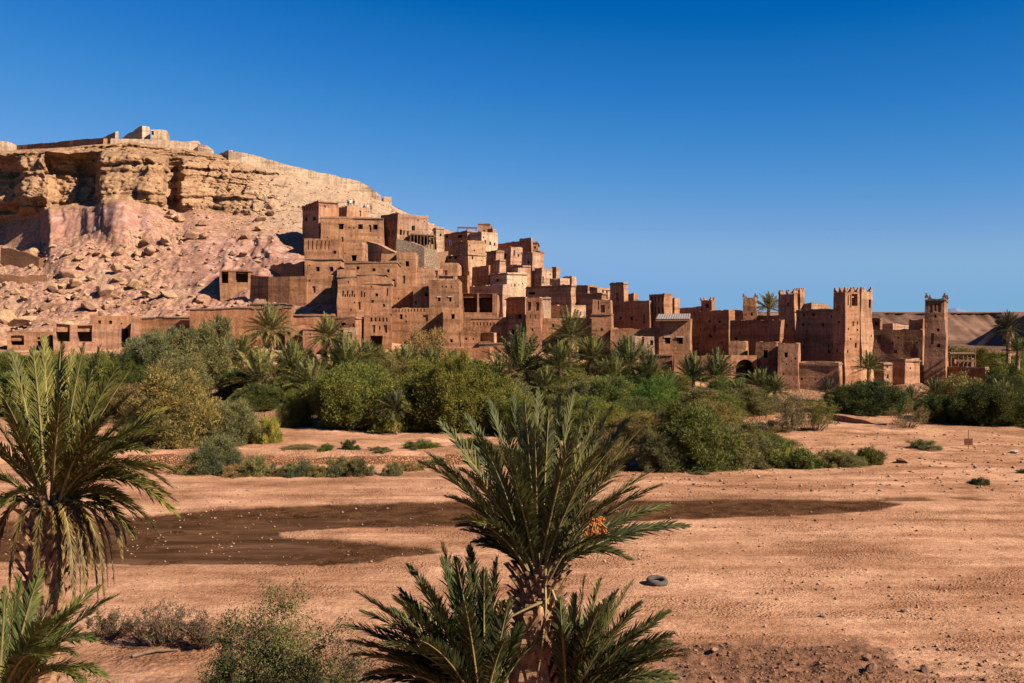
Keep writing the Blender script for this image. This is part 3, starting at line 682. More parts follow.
# --- ruins and walls at the foot, left
B('ruined_hut', 8, 50, 52, 331, 131, 4, 'low collapsed mud hut with a dark opening at far left', rn_, .45, coping=False, ruin=.5, wins=[('L', 18, 338, 13, 14, 'o'), ('L', 40, 341, 6, 8, 'o')])
B('ruined_hut', 53, 119, 123, 323.5, 129, 4, 'roofless ruin with two wide dark openings side by side', rn_, .55, coping=False, ruin=.35, wins=[('L', 63, 333, 14, 17, 'o'), ('L', 85, 333.5, 15, 16, 'o')])
B('mud_house', 91, 130, 132, 315, 135, 4, 'low mud house with two small windows behind the roofless ruin', hs_, .4, wins=[('L', 100, 322, 3, 3.4), ('L', 111, 322, 3.4, 3.2), ('L', 125, 334, 6, 11, 'd')])
B('mud_pier', 131, 140, 142, 317, 131, 5, 'lit square mud pier at the left end of the long compound wall', 'pier', .55, coping=False, ruin=.1)
wall('compound_wall', [(140, 317.5, 132.5), (165, 317, 132.6), (191, 317.5, 132.7)], 0, 'long mud wall from square pier towards the taller red wall', t=.28, coping=True)
wall('compound_wall', [(191, 309, 131), (225, 308.5, 131), (252, 308, 131), (292, 307.5, 131)], 0, 'tall red mud wall behind the leftmost tall palm', t=.24, coping=True)
wall('compound_wall', [(251, 303.5, 133.5), (272, 303.5, 133.5), (294, 304, 133.5)], 0, 'short wall top showing above the tall red wall', t=.35, coping=True)
B('mud_house', 288, 333, 338, 313, 134, 4, 'wide windowless mud house above the small house with single window', hs_, .32)
B('mud_house', 284, 303, 306, 324, 127, 4, 'small mud house with a single square window between two palms', hs_, .42, wins=[('L', 288, 333, 3.6, 5)])
B('mud_house', 303, 342, 345, 326.5, 126, 4, 'low plain mud house half hidden by a palm left of the sunlit porch', hs_, .38)
B('mud_house', 333, 356, 364.5, 315.5, 127, 12, 'mud house with dark shutter and bright right wall below the decorated kasbah', hs_, .36, wins=[('L', 343, 324, 5.5, 3.4)])
B('mud_shed', 341.5, 343, 355.5, 327, 123, 84, 'small pale sunlit porch in front of the dark shuttered house', 'shed', .75, coping=False, ruin=.1, wins=[('R', 349, 336, 4, 8, 'd')])
# --- left middle
wall('terrace_wall', [(252, 274.5, 152), (270, 276.3, 150), (290, 276.3, 149), (307, 276, 148.5)], 0, 'ribbed red terrace wall left of the two storey house', t=.3, ruin=.1)
B('ruined_shed', 271, 303, 305, 260, 155, 30, 'dark shed in shadow behind the red terrace wall', 'shed', .3, coping=False, ruin=.35)
B('ruined_shed', 220, 251, 252.5, 269, 156, 4, 'small flat roofed ruin with two dark openings on the rocky slope', rn_, .5, coping=True, wins=[('L', 225.5, 277, 7, 12, 'o'), ('L', 242, 276.5, 12, 12, 'o')])
B('mud_house', 304, 341, 346, 257, 149, 4, 'two window lower storey house with dark coping beside the red terrace wall', hs_, .45, wins=[('L', 318, 269, 4, 5), ('L', 331.6, 269, 4, 5)])
B('mud_house', 304.5, 339.5, 345, 238.5, 153, 4, 'striped upper storey with one small window above the two window house', hs_, .42, wins=[('L', 335, 252, 3.4, 3.4)] + [('L', 309 + 4.0 * q, 245, 1.0, 9, 'n') for q in range(6)])
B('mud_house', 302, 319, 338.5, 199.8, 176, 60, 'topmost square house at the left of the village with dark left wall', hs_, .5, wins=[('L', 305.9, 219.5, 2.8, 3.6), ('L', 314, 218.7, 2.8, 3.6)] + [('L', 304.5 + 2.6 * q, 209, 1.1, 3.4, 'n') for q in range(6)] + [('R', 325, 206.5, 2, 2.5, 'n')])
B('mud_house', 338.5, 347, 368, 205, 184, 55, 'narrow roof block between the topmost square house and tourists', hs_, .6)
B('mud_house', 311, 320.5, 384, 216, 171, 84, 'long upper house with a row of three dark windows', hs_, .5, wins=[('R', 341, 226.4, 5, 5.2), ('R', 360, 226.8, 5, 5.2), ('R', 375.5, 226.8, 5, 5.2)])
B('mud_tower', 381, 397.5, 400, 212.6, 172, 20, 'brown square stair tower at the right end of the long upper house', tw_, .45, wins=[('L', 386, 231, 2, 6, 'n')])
B('mud_house', 396, 398.5, 428, 213.5, 178, 62, 'bright long house with small windows sloping along the ridge path', hs_, .72, wl=3, wins=[('R', 401, 232.5, 2.6, 5.5), ('R', 404.3, 233, 1.5, 5), ('R', 408, 233.5, 1.5, 5), ('R', 413, 228, 3, 5, 'd')])
B('terrace_house', 407, 410, 434, 234, 177, 78, 'terrace house with timber veranda over the stone retaining wall', hs_, .7, wins=[('R', 415.5, 240.5, 7, 8, 'o'), ('R', 425, 240.5, 8, 8, 'o'), ('R', 431.5, 241, 3, 7, 'o')])
B('mud_tower', 433, 436, 444, 227, 178, 70, 'small pale tower at the right end of the timber veranda', tw_, .82, wins=[('R', 440.5, 235, 1.6, 2.6)])
wall('retaining_wall', [(398, 239, 170), (412, 242, 169), (425, 247, 168), (437, 250, 168)], 0, 'pale stone retaining wall below the timber veranda', t=.95, mat='stone', thick=1.0, ruin=.1)
wall('retaining_wall', [(434, 252, 170.5), (440, 252, 172), (446, 251, 174)], 0, 'short shaded stone wall turning the corner below the pale tower', t=.6, mat='stone', thick=.9, ruin=.1)
B('walled_yard', 414, 441, 444, 266.5, 161, 6, 'roofless walled yard below the pale stone retaining wall', 'yard', .62, coping=False, ruin=.35, depth=5)
B('walled_yard', 440, 458, 461, 262, 164, 6, 'shaded roofless yard under the black windowed house', 'yard', .5, coping=False, ruin=.3, depth=5)
B('mud_house', 381, 396.5, 399, 252.5, 160, 6, 'low annex left of the house with one square window', hs_, .42)
B('mud_house', 396.5, 415, 418.5, 251.3, 158, 8, 'cube house with one square window below the stone retaining wall', hs_, .42, wins=[('L', 406.7, 264, 3.6, 5.4)])
wall('stairway_wall', [(370, 240.5, 165), (380, 243.5, 163), (390, 248.5, 162), (398, 253, 161)], 0, 'sloping parapet of an outdoor stair below the brown stair tower', t=.62, thick=1.3, ruin=.15)
B('mud_house', 344, 362, 368, 241.5, 158, 6, 'narrow house with whitewashed patch beside the striped upper storey', hs_, .5, wins=[('L', 354, 258, 5, 6, 'd')])
B('mud_house', 344.5, 397, 401, 260.5, 148, 5, 'long house with pale coping and three small windows above decorated kasbah', hs_, .46, wins=[('L', 357.7, 268, 2.8, 3.2), ('L', 373.5, 269.6, 3, 3.2), ('L', 388.4, 271, 3, 3.2), ('L', 394, 283, 4, 7, 'd')])
# --- decorated kasbah, centre left
zig = lambda x0, n, st, y, wd, ht: [('L', x0 + st * q, y, wd, ht, 'n') for q in range(n)]
B('kasbah_tower', 336.5, 357, 359, 268.6, 137, 5, 'stepped left tower of the decorated kasbah with a row of niches', tw_, .44, depth=11.5, taper=.10, coping=-1.2, wins=zig(342.5, 3, 5, 293.6, 1.7, 6) + zig(345, 3, 5, 295.5, 1.5, 3) + [('L', 348, 282, 1.2, 2.6)])
B('kasbah_house', 356, 391.5, 394, 278, 139, 5, 'central body of the decorated kasbah with small scattered windows', hs_, .40, coping=-.9, wins=[('L', 376.8, 294.8, 3, 3.4), ('L', 373, 301.5, 2.6, 3), ('L', 384.6, 305.7, 2.2, 3.2), ('L', 361.6, 294, 1.6, 6, 'n'), ('L', 364.4, 294.5, 1.4, 5, 'n'), ('L', 387.5, 292, 1.4, 8, 'n')])
B('mud_house', 357, 386, 389, 272.3, 142, 5, 'narrow roof storey stepping back above the decorated kasbah', hs_, .44)
B('kasbah_house', 363.5, 390.8, 393, 315, 129, 5, 'carved lower front of the decorated kasbah with rows of blind niches', hs_, .33, coping=False, wins=[('L', 370.5 + 4.1 * q, 319.5, 1.8, 4, 'n') for q in range(5)] + [('L', 373, 329, 3, 8, 'n'), ('L', 385, 329, 3.4, 8, 'n'), ('L', 379, 328, 1.6, 4, 'n'), ('L', 376, 342, 12, 12, 'o')])
B('mud_house', 391, 416, 418, 286.3, 143, 5, 'plain recessed house between decorated kasbah and tall front house', hs_, .38)
B('mud_house', 413.5, 428, 431, 285.8, 139, 5, 'narrow house with one window joined to the tall front house', hs_, .40, wins=[('L', 426.4, 294.6, 2.6, 3.6), ('L', 416.5, 302.5, 1.4, 4)])
B('kasbah_house', 429, 459.3, 462, 279.2, 137, 9, 'tall front house with two pale lintelled windows', hs_, .42, coping=True, wins=[('L', 439, 299.4, 2.5, 4.2, 'p'), ('L', 450, 299.2, 2.5, 4.2, 'p')])
B('roof_room', 437, 455, 456.5, 274.6, 143, 5, 'small roof parapet on top of the tall front house', 'roof room', .6, coping=False, ruin=.1, wins=[('L', 446, 277.3, 14, 2.6, 'o')])
B('kasbah_house', 392, 442.5, 446, 307.5, 133, 5, 'broad front wall house with one dark window left of the front tower', hs_, .36, coping=False, ruin=.08, wins=[('L', 401.6, 316.8, 3.2, 5), ('L', 426, 318.5, 5, 6, 'n')] + [('L', 396 + 3.2 * q, 310.6, 1.1, 3, 'n') for q in range(10)])
B('kasbah_tower', 443, 460, 463, 307, 128, 10, 'tapered front tower with two windows one above the other', tw_, .38, taper=.03, coping=False, ruin=.06, wins=[('L', 452.7, 316.8, 3.4, 5), ('L', 451.6, 340.6, 2.8, 3.4)])
B('mud_plinth', 444, 457.5, 461, 346, 126, 8, 'plinth block under the front tower with two windows', 'plinth', .42, coping=False)
# --- upper centre (terraced houses towards the peak)
B('mud_house', 444, 467.5, 482, 229.8, 183, 42, 'brown terraced house with two dark openings under the peak house awning', hs_, .55, wins=[('L', 446.5, 236.3, 2.4, 3.6), ('L', 459.6, 236.5, 4, 3.2)])
B('mud_house', 468.5, 481.6, 497.5, 231, 180, 40, 'tall pale house with three small windows below the peak house', hs_, .9, wins=[('R', 485.3, 241.8, 1.6, 3.6), ('R', 490.2, 243.2, 1.6, 3.4), ('R', 494.4, 244.2, 1.5, 3)])
B('peak_house', 478, 490, 492, 222.4, 189, 18, 'highest small block of the village with dark parapet', hs_, .5)
B('peak_house', 487, 492.3, 495.7, 227.8, 186, 35, 'little step down block right of the highest block', hs_, .5)
B('mud_house', 443.5, 467.5, 485, 239.6, 175, 40, 'mid terrace house with laundry hanging over its parapet', hs_, .6)
B('mud_house', 446.5, 468.3, 486, 252.6, 168, 38, 'dark fronted house with two black windows and bright right wall', hs_, .68, wins=[('L', 449.8, 256.7, 3, 4.2), ('L', 455.6, 256.7, 3, 4.2), ('R', 472.8, 258, 1.7, 3.4)])
B('mud_house', 471.8, 488.5, 490, 265, 164, 30, 'low dark front below the bright right wall of black windowed house', hs_, .4)
B('mud_house', 486.4, 496.3, 504, 249.6, 173, 38, 'dark stepped house beside pale three window house', hs_, .6)
B('mud_house', 494, 500, 506, 258.6, 170, 38, 'lower step of the dark stepped house with lit right wall', hs_, .72)
B('mud_house', 497, 520.3, 523, 240.8, 187, 28, 'wide dark wall house below the square rooftop tower', hs_, .45)
B('mud_tower', 519.5, 530.8, 532.5, 237, 185, 28, 'square rooftop tower at the top right of the village', tw_, .45)
B('mud_tower', 531, 537.6, 539.5, 241, 186, 10, 'slender brown tower with small window right of square rooftop tower', tw_, .45, wins=[('L', 534.7, 247.6, 1.8, 2.6)])
B('mud_house', 497, 511, 522.5, 246, 178, 42, 'house with a dark doorway and pale right wall below the wide dark wall', hs_, .75, wins=[('L', 505, 256, 3, 5, 'd'), ('R', 514.3, 253, 1.2, 6), ('R', 518.6, 255.5, 1.2, 3)])
B('mud_house', 522, 532.3, 540.5, 251.6, 174, 40, 'cube house with bright right wall under the slender brown tower', hs_, .8, wins=[('L', 528.5, 262, 2, 2.5)])
B('mud_house', 538.5, 540.3, 544.3, 250.5, 177, 20, 'thin brown end block right of cube house under slender tower', hs_, .45, wl=1.2)
B('mud_house', 503, 522.8, 531, 264.4, 168, 36, 'low dark strip house between doorway house and bright L shaped house', hs_, .5)
B('mud_house', 534.5, 541.7, 553.5, 267.3, 172, 40, 'small stepped house with square dark left wall near the skyline', hs_, .85)
B('mud_house', 552, 556.2, 560, 266, 173, 40, 'tiny end turret of the small stepped skyline house', hs_, .8)
B('mud_house', 549.5, 560, 569.5, 277.3, 165, 40, 'low house with rubble roof on the sloping skyline', hs_, .85, coping=False, ruin=.2)
B('mud_house', 562.5, 571.8, 576.3, 275.4, 166, 38, 'dark cube house at the lower end of the sloping skyline', hs_, .78)
B('mud_house', 575.5, 588, 597, 284.2, 157, 38, 'low skyline house left of the tall dark tower', hs_, .75, wins=[('R', 592, 288.5, 5, 3.4)])
B('mud_house', 590, 597, 611, 287.4, 153, 55, 'pale wall with dark stripes beside the tall dark tower', hs_, .7, wins=[('R', 602.5, 294, 2, 8, 'n'), ('R', 607, 295, 2, 8, 'd')])
# --- centre
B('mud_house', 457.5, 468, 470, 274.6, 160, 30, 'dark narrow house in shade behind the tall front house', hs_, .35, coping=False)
B('mud_house', 479.5, 507.7, 527, 271.8, 160, 40, 'bright L shaped house with two small openings in its dark left wall', hs_, .9, wins=[('L', 484.6, 280.2, 3.6, 3), ('L', 497, 280.4, 3, 2.8), ('R', 511.6, 285, 1.3, 3), ('R', 515.4, 285, 1.3, 3)])
B('mud_house', 468, 503, 511, 283.4, 156, 40, 'dark lower storey in front of the bright L shaped house', hs_, .85)
B('mud_tower', 513.5, 518.3, 526.8, 266.8, 165, 42, 'bright stub tower above the bright L shaped house', tw_, .92, coping=False)
B('mud_house', 505.5, 525, 526.8, 296.3, 148, 30, 'dark square block below the bright L shaped house', hs_, .42)
B('mud_porch', 461, 497, 499, 292.6, 144, 5, 'open fronted porch with thin post and deep dark interior', 'porch', .42, wins=[('L', 470, 303, 14, 19, 'o'), ('L', 485.5, 303, 14, 19, 'o')])
B('mud_house', 470.5, 509, 512, 316, 132, 5, 'textured front house under the dark porch', hs_, .34, coping=True, wins=[('L', 474 + 3.4 * q, 324, 1.2, 3.4, 'n') for q in range(10)])
B('mud_house', 461, 480, 481, 330.5, 128.5, 5, 'low red lean-to with one window right of the front tower', 'lean-to', .36, coping=False, ruin=.15, wins=[('L', 466.5, 338.7, 2.2, 2.4)])
B('mud_house', 480.5, 494.5, 497, 331.5, 129.5, 20, 'small pale walled yard below the textured front house', 'yard', .55, coping=False, ruin=.1)
B('mud_shed', 479.5, 512, 514, 341, 127.5, 5, 'low slab roofed shed behind the bushy palm', 'shed', .4)
B('mud_house', 508, 525, 528, 313.5, 131, 5, 'front house with two dark windows left of the arched tower', hs_, .32, coping=False, ruin=.1, wins=[('L', 519.6, 316.6, 3.4, 4.4), ('L', 513.5, 332, 3.2, 5), ('L', 523, 325, 1.2, 5, 'n')])
B('kasbah_house', 456, 490, 499, 347, 124.5, 8, 'plain foundation block low behind the bushes under the lean-to', 'foundation', .33, coping=True)
B('kasbah_tower', 526, 541.3, 544, 297, 129, 12, 'tapered tower with a pair of tall arched niches', tw_, .36, taper=.07, coping=False, ruin=.08, wins=[('L', 529.6, 306, 3.2, 9, 'n'), ('L', 537.6, 306, 3.2, 9, 'n'), ('L', 531, 317, 1, 4, 'n'), ('L', 536.5, 317, 1, 4, 'n'), ('L', 532.5, 329.5, 1.6, 3)])
B('mud_house', 538, 540, 551, 296.4, 138, 84, 'pale little roof block behind the arched niche tower', hs_, .85, wl=4)
B('mud_house', 541.5, 571, 586, 304.4, 139, 32, 'dark courtyard house with bright end wall right of the arched niche tower', hs_, .75, coping=False, wins=[('L', 546, 306.4, 2, 2)])
B('kasbah_house', 542.5, 592, 594, 317.5, 131, 5, 'long front wall behind the tall thin palm', hs_, .36, coping=True, wins=[('L', 552.7, 325.5, 2.6, 3.4), ('L', 567, 330, 3, 4, 'n')])
B('mud_house', 526.5, 571.5, 576, 283.6, 150, 33, 'wide dark walled house in the middle of the skyline slope', hs_, .6, wins=[('L', 532, 293.5, 6, 2.6)])
B('mud_house', 565, 602.5, 607, 291.8, 147, 33, 'second wide dark wall stepping down right of the first', hs_, .55)
# --- right middle
B('kasbah_tower', 610, 623.5, 628, 281.6, 142, 34, 'tall dark square tower on the skyline left of the carved tower', tw_, .5, coping=True)
B('kasbah_tower', 628.5, 634, 638.6, 292, 145, 38, 'small dark stub tower right of the tall dark tower', tw_, .55, coping=False, ruin=.15)
B('kasbah_tower', 591, 611.5, 614, 298.8, 126, 12, 'tapered front tower with a keyhole niche and ledge', tw_, .40, taper=.12, coping=-2.05, wins=[('L', 602.5, 308.6, 5, 7.5, 'n'), ('L', 597.6, 305, 1.3, 9, 'n'), ('L', 601.6, 329.4, 2.2, 2.8)])
B('kasbah_house', 611.5, 649.3, 652, 299.8, 137, 34, 'dark shaded wall between the keyhole tower and the carved tower', hs_, .34, wins=[('L', 631.2, 318.8, 2.2, 3.4), ('L', 620, 318, 2, 3)])
B('kasbah_tower', 649.3, 664.3, 673, 293, 136, 36, 'carved dark tower with blind pilasters on the skyline', tw_, .48, coping=False, ruin=.12, taper=.02, wins=[('L', 652 + 3.6 * q, 299, 1.3, 6, 'n') for q in range(4)] + [('L', 652 + 3.6 * q, 311, 1.3, 8, 'n') for q in range(4)])
B('kasbah_tower', 666.5, 674.5, 679.3, 296.8, 140, 36, 'second carved tower half hidden behind the first', tw_, .52, coping=False, ruin=.15)
B('mud_house', 659, 689.8, 692, 318, 121.5, 16, 'front house with two pale framed windows under a grey sheet roof', hs_, .40, coping=False, wins=[('L', 668, 340.7, 5.6, 6.4, 'p'), ('L', 680.4, 340.7, 5.6, 6.4, 'p')])
B('mud_house', 611, 659, 661, 327.3, 123.5, 6, 'low house with buttress left of the grey sheet roofed house', hs_, .36, wins=[('L', 621, 343, 5, 7, 'n')])
B('mud_shed', 630.5, 632, 654.5, 334.8, 119.5, 86, 'pale sunlit annex with a dark window and narrow slot in front of low buttressed house', 'shed', .8, coping=False, ruin=.1, wins=[('R', 652, 342.4, 2.8, 5), ('R', 644, 339, 2.2, 9, 'n')])
wall('retaining_wall', [(640, 355.6, 117), (655, 355, 116.5), (672.5, 355, 116)], 0, 'left stretch of the long red retaining wall behind the palms', t=.38, coping=True)
wall('retaining_wall', [(673.5, 355.4, 115), (700, 355.2, 115), (727, 355.2, 115)], 0, 'middle stretch of the red retaining wall left of the dark archway', t=.40)
B('kasbah_house', 691.5, 729, 735, 309.5, 134, 34, 'tall dark enclosure wall with three small windows', hs_, .36, coping=False, ruin=.06, wins=[('L', 709.7, 321.7, 2.4, 2.8), ('L', 719, 321.7, 2.4, 2.8), ('L', 711, 336.6, 3.6, 2.8)])
B('kasbah_house', 730, 780, 784, 318.6, 124.5, 33, 'lower dark enclosure wall left of the main kasbah tower', hs_, .36, coping=False, ruin=.06, wins=[('L', 736, 339, 3, 2.6)])
B('mud_house', 679, 700, 704, 305.8, 152, 30, 'rooftop with lit parapet behind the tall dark enclosure wall', hs_, .6, coping=False, ruin=.2)
horns_size = .4
B('kasbah_tower', 700.5, 711.5, 715, 299.8, 150, 25, 'small crenellated turret rising behind the tall dark enclosure', tw_, .5, horns=1, coping=False, wins=[('L', 706.5, 306, 3.4, 4.4)])
B('mud_house', 716, 743, 746, 309, 152, 25, 'dark back wall left of the horned brown tower', hs_, .42, coping=False)
B('kasbah_tower', 743.3, 755.5, 757.5, 296.6, 142, 18, 'brown square tower with four horned corners left of the skyline palm', tw_, .40, horns=1, coping=False, wins=[('L', 751.8, 314, 2.2, 3.6)])
B('mud_house', 757, 779, 782, 314.4, 142, 25, 'low dark roof below the skyline palm', hs_, .5, coping=False)
# --- gate and main kasbah
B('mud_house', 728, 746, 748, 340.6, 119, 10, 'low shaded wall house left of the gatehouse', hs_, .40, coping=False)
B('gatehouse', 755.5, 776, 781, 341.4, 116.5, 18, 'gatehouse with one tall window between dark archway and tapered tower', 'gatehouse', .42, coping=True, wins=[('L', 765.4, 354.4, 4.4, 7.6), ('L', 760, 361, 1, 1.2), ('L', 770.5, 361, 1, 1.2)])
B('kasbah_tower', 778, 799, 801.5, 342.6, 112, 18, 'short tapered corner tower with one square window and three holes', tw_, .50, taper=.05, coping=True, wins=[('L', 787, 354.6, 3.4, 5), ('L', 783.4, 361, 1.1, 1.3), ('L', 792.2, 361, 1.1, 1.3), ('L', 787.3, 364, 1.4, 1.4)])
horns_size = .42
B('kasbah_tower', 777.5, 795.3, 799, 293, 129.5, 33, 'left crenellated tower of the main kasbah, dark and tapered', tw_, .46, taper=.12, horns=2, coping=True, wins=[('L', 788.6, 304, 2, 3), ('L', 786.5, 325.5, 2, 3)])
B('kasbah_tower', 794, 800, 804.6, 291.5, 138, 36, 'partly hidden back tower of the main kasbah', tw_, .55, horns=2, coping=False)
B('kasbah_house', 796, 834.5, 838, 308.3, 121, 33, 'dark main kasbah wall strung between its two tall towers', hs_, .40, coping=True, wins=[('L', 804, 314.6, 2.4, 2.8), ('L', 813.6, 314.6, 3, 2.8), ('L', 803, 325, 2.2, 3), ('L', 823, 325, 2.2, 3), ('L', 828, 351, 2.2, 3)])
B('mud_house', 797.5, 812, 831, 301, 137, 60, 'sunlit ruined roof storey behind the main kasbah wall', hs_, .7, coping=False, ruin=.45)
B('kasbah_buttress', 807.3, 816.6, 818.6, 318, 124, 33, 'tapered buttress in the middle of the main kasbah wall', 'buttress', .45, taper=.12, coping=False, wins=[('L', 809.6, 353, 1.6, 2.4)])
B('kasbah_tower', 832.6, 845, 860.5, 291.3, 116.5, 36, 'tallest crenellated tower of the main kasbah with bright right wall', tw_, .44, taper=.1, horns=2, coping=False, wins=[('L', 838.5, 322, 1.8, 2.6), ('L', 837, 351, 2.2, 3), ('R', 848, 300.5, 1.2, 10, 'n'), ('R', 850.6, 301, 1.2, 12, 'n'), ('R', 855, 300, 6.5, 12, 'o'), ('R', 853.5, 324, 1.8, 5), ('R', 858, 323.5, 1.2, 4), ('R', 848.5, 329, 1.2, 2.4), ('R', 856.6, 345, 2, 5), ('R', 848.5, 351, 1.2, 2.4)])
B('kasbah_tower', 859, 861, 865, 290.6, 121, 40, 'slender corner pier tower behind the tallest kasbah tower', tw_, .55, taper=.2, horns=1, coping=False, wl=1.6, wr=2.4)
B('kasbah_house', 797, 838, 843, 362, 111, 12, 'plain sunlit front wall at the foot of the main kasbah', 'wall', .56, coping=True)
# --- right of the kasbah
B('mud_house', 866, 923, 928, 328.8, 128, -27, 'wide dark walled building left of the lone tower', hs_, .40, coping=True, wins=[('L', 895, 352, 4, 3, 'n')])
B('mud_house', 866, 880, 882, 317.2, 142, 20, 'small dark block above wide dark walled building', hs_, .45, wins=[('L', 876.5, 323, 4, 5, 'd')])
B('mud_house', 908.5, 923, 927, 318.6, 136, 25, 'dark ruined block just left of the lone tower', hs_, .40, coping=False, ruin=.2)
B('ruined_wall', 882, 893, 909, 322.4, 150, 55, 'pale ruined walls far behind the wide dark building', rn_, .75, coping=False, ruin=.6)
horns_size = .45
B('kasbah_tower', 923.6, 946.5, 949.6, 297, 118.5, -26, 'lone tapered tower with two horns at the right end of the village', tw_, .42, taper=.17, horns=1, coping=True, wins=[('L', 936.3, 315.6, 2.2, 2.6), ('L', 938.4, 330, 3, 3.2), ('L', 939.2, 345.6, 3, 3.2), ('L', 931.4, 308, 3, 8, 'n'), ('L', 936.3, 306.6, 2.6, 7, 'n'), ('L', 941, 307.6, 3, 8, 'n')])
B('mud_house', 891.5, 904.8, 920.5, 358, 114, 38, 'small house with bright right wall in front of wide dark building', hs_, .56, coping=True)
B('mud_pier', 882.5, 884, 892.5, 361.5, 112.5, 70, 'narrow lit pier house with two slots left of the small bright house', 'pier', .56, coping=True, wins=[('R', 887.6, 367.5, 1.6, 2.4), ('R', 888, 377, 2, 4.4)], wl=1.5)
B('kasbah_house', 907, 985, 989, 366.6, 117, 24, 'long low dark wall house at the foot of the lone tower', hs_, .36, coping=True, wins=[('L', 945, 381, 9, 10, 'o')])
wall('terrace_wall', [(885, 386, 109), (905, 383.5, 108.5), (920, 383, 109), (935, 389, 110)], 0, 'pale sunlit terrace wall below the small bright house', t=.6, ruin=.2)
# grey sheet roof on the framed-window house
tr = MB(); p0, p1 = at(655.5, 319.3, 120.6), at(689.5, 318.9, 120.8); q0, q1 = at(658, 314.2, 125.5), at(690.5, 313.8, 125.5)
for i in range(28):
    f0, f1 = i / 28, (i + 1) / 28; dz = Vector((0, 0, .05 * (i % 2))); dz1 = Vector((0, 0, .05 * ((i + 1) % 2)))
    tr.quad(p0.lerp(p1, f0) + dz, p0.lerp(p1, f1) + dz1, q0.lerp(q1, f1) + dz1, q0.lerp(q1, f0) + dz)
tp = MB(); pts4 = [p0, p1, q1, q0]; tp.box(p0 + Vector((0, 0, -.22)), p1 - p0, q0 - p0, Vector((0, 0, .14)))
rt = empty('sheet_roof', p0, 'grey corrugated sheet roof on the pale framed window house', 'roof'); tr.build('sheet', M['tin'], rt); tp.build('roof_frame', M['wood'], rt)
# arched gateway wall
def arch_wall(xa, xb, yt, D, ac, ar, ysp, yb, label):
    z0 = gz((xa - CX) / F * D, D) - .8; A_ = at(xa, yt, D); B_ = at(xb, yt, D); zt = A_.z; th = Vector((0, 1.1, 0)); mb = MB()
    cx_ = (ac - CX) / F * D; r_ = ar * D / F; zs = zpy(ysp, D); n = 14
    arc = [Vector((cx_ - r_, D, z0))] + [Vector((cx_ - r_ * math.cos(math.pi * i / n), D, zs + r_ * math.sin(math.pi * i / n))) for i in range(n + 1)] + [Vector((cx_ + r_, D, z0))]
    def face(o, flip):
        pr = [Vector((A_.x, D, z0)), arc[0], arc[1], Vector((A_.x, D, zs))]
        mb.add([q + o for q in pr], [(0, 1, 2, 3)]); mb.add([q + o for q in (arc[-1], Vector((B_.x, D, z0)), Vector((B_.x, D, zs)), arc[-2])], [(0, 1, 2, 3)])
        for i in range(1, n + 1):
            a_, b_ = arc[i], arc[i + 1]; ta = Vector((A_.x if i == 1 else a_.x, D, zt)); tb = Vector((B_.x if i == n else b_.x, D, zt))
            if i == 1: mb.add([q + o for q in (Vector((A_.x, D, zs)), a_, b_, tb, ta)], [(0, 1, 2, 3, 4)])
            elif i == n: mb.add([q + o for q in (a_, b_, Vector((B_.x, D, zs)), tb, ta)], [(0, 1, 2, 3, 4)])
            else: mb.add([q + o for q in (a_, b_, tb, ta)], [(0, 1, 2, 3)])
    face(Vector(), 0); face(th, 1)
    for a_, b_ in zip(arc, arc[1:]): mb.quad(a_, b_, b_ + th, a_ + th)
    mb.quad(A_, B_, B_ + th, A_ + th); mb.quad(Vector((A_.x, D, z0)), A_, A_ + th, Vector((A_.x, D, z0)) + th); mb.quad(Vector((B_.x, D, z0)), B_, B_ + th, Vector((B_.x, D, z0)) + th)
    root = empty('gateway', (cx_, D, z0), label, 'gateway'); o = mb.build('walls', M['mud'], root); o.color = (*tone(.42), 1)
    pv = MB(); pv.box((cx_ - r_ - .6, D + 1.12, z0), (2 * r_ + 1.2, 0, 0), (0, 4, 0), (0, 0, zs + r_ - z0 + .3)); pv.f = [f for k_, f in enumerate(pv.f) if k_ != 2]; pv.m = pv.m[:-1]; pv.build('passage', M['wood'], root)
arch_wall(727.5, 757, 355.4, 115.5, 745.4, 9.6, 369, 380, 'mud gateway wall with a large round dark archway')
# timber shelter beside the lone tower
D = 126; rt = empty('timber_shelter', at(962, 366, D), 'open timber shelter with posts right of the lone tower', 'shelter')
sh = MB(); a_, b_ = at(950, 354, D), at(975.5, 354, D); sh.box(a_, b_ - a_, (0, 3, 0), (0, 0, .18)); sh.build('roof', M['coping'], rt)
for x_ in (951, 958, 963, 967, 971, 975):
    pm = MB(); p_ = at(x_, 354, D + .2); g_ = gz(p_.x, p_.y); pm.tube([(p_.x, p_.y, g_ - .3), (p_.x, p_.y, p_.z)], .1, 6); pm.build('post', M['wood'], rt)
rl = MB(); a_, b_ = at(957, 362, D), at(975.5, 362, D); rl.box(a_, b_ - a_, (0, .12, 0), (0, 0, .3)); rl.build('railing', M['wood'], rt)
wm = MB(); a_, b_ = at(950, 366, D + .5), at(976, 366, D + .5); wm.box(Vector((a_.x, a_.y, a_.z - 3)), (b_.x - a_.x, 0, 0), (0, 2.4, 0), (0, 0, 3 + 1.0)); o = wm.build('walls', M['mud'], rt); o.color = (*tone(.4), 1)
# veranda posts on the ridge terrace
D = 175.2; rt = empty('veranda', at(421, 246, D), 'timber veranda with thin posts above the pale retaining wall', 'veranda')
vm = MB(); a_, b_ = at(410, 234.5, D), at(434.5, 236, D); vm.box(a_, b_ - a_, (0, 2.0, 0), (0, 0, .2)); vm.build('roof', M['coping'], rt)
for x_ in np.linspace(410.6, 434, 8):
    pm = MB(); p_ = at(x_, 235, D + .1); g_ = gz(p_.x, p_.y); pm.tube([(p_.x, p_.y, min(g_, p_.z - 2) - .3), (p_.x, p_.y, p_.z + .1)], .09, 6); pm.build('post', M['wood'], rt)
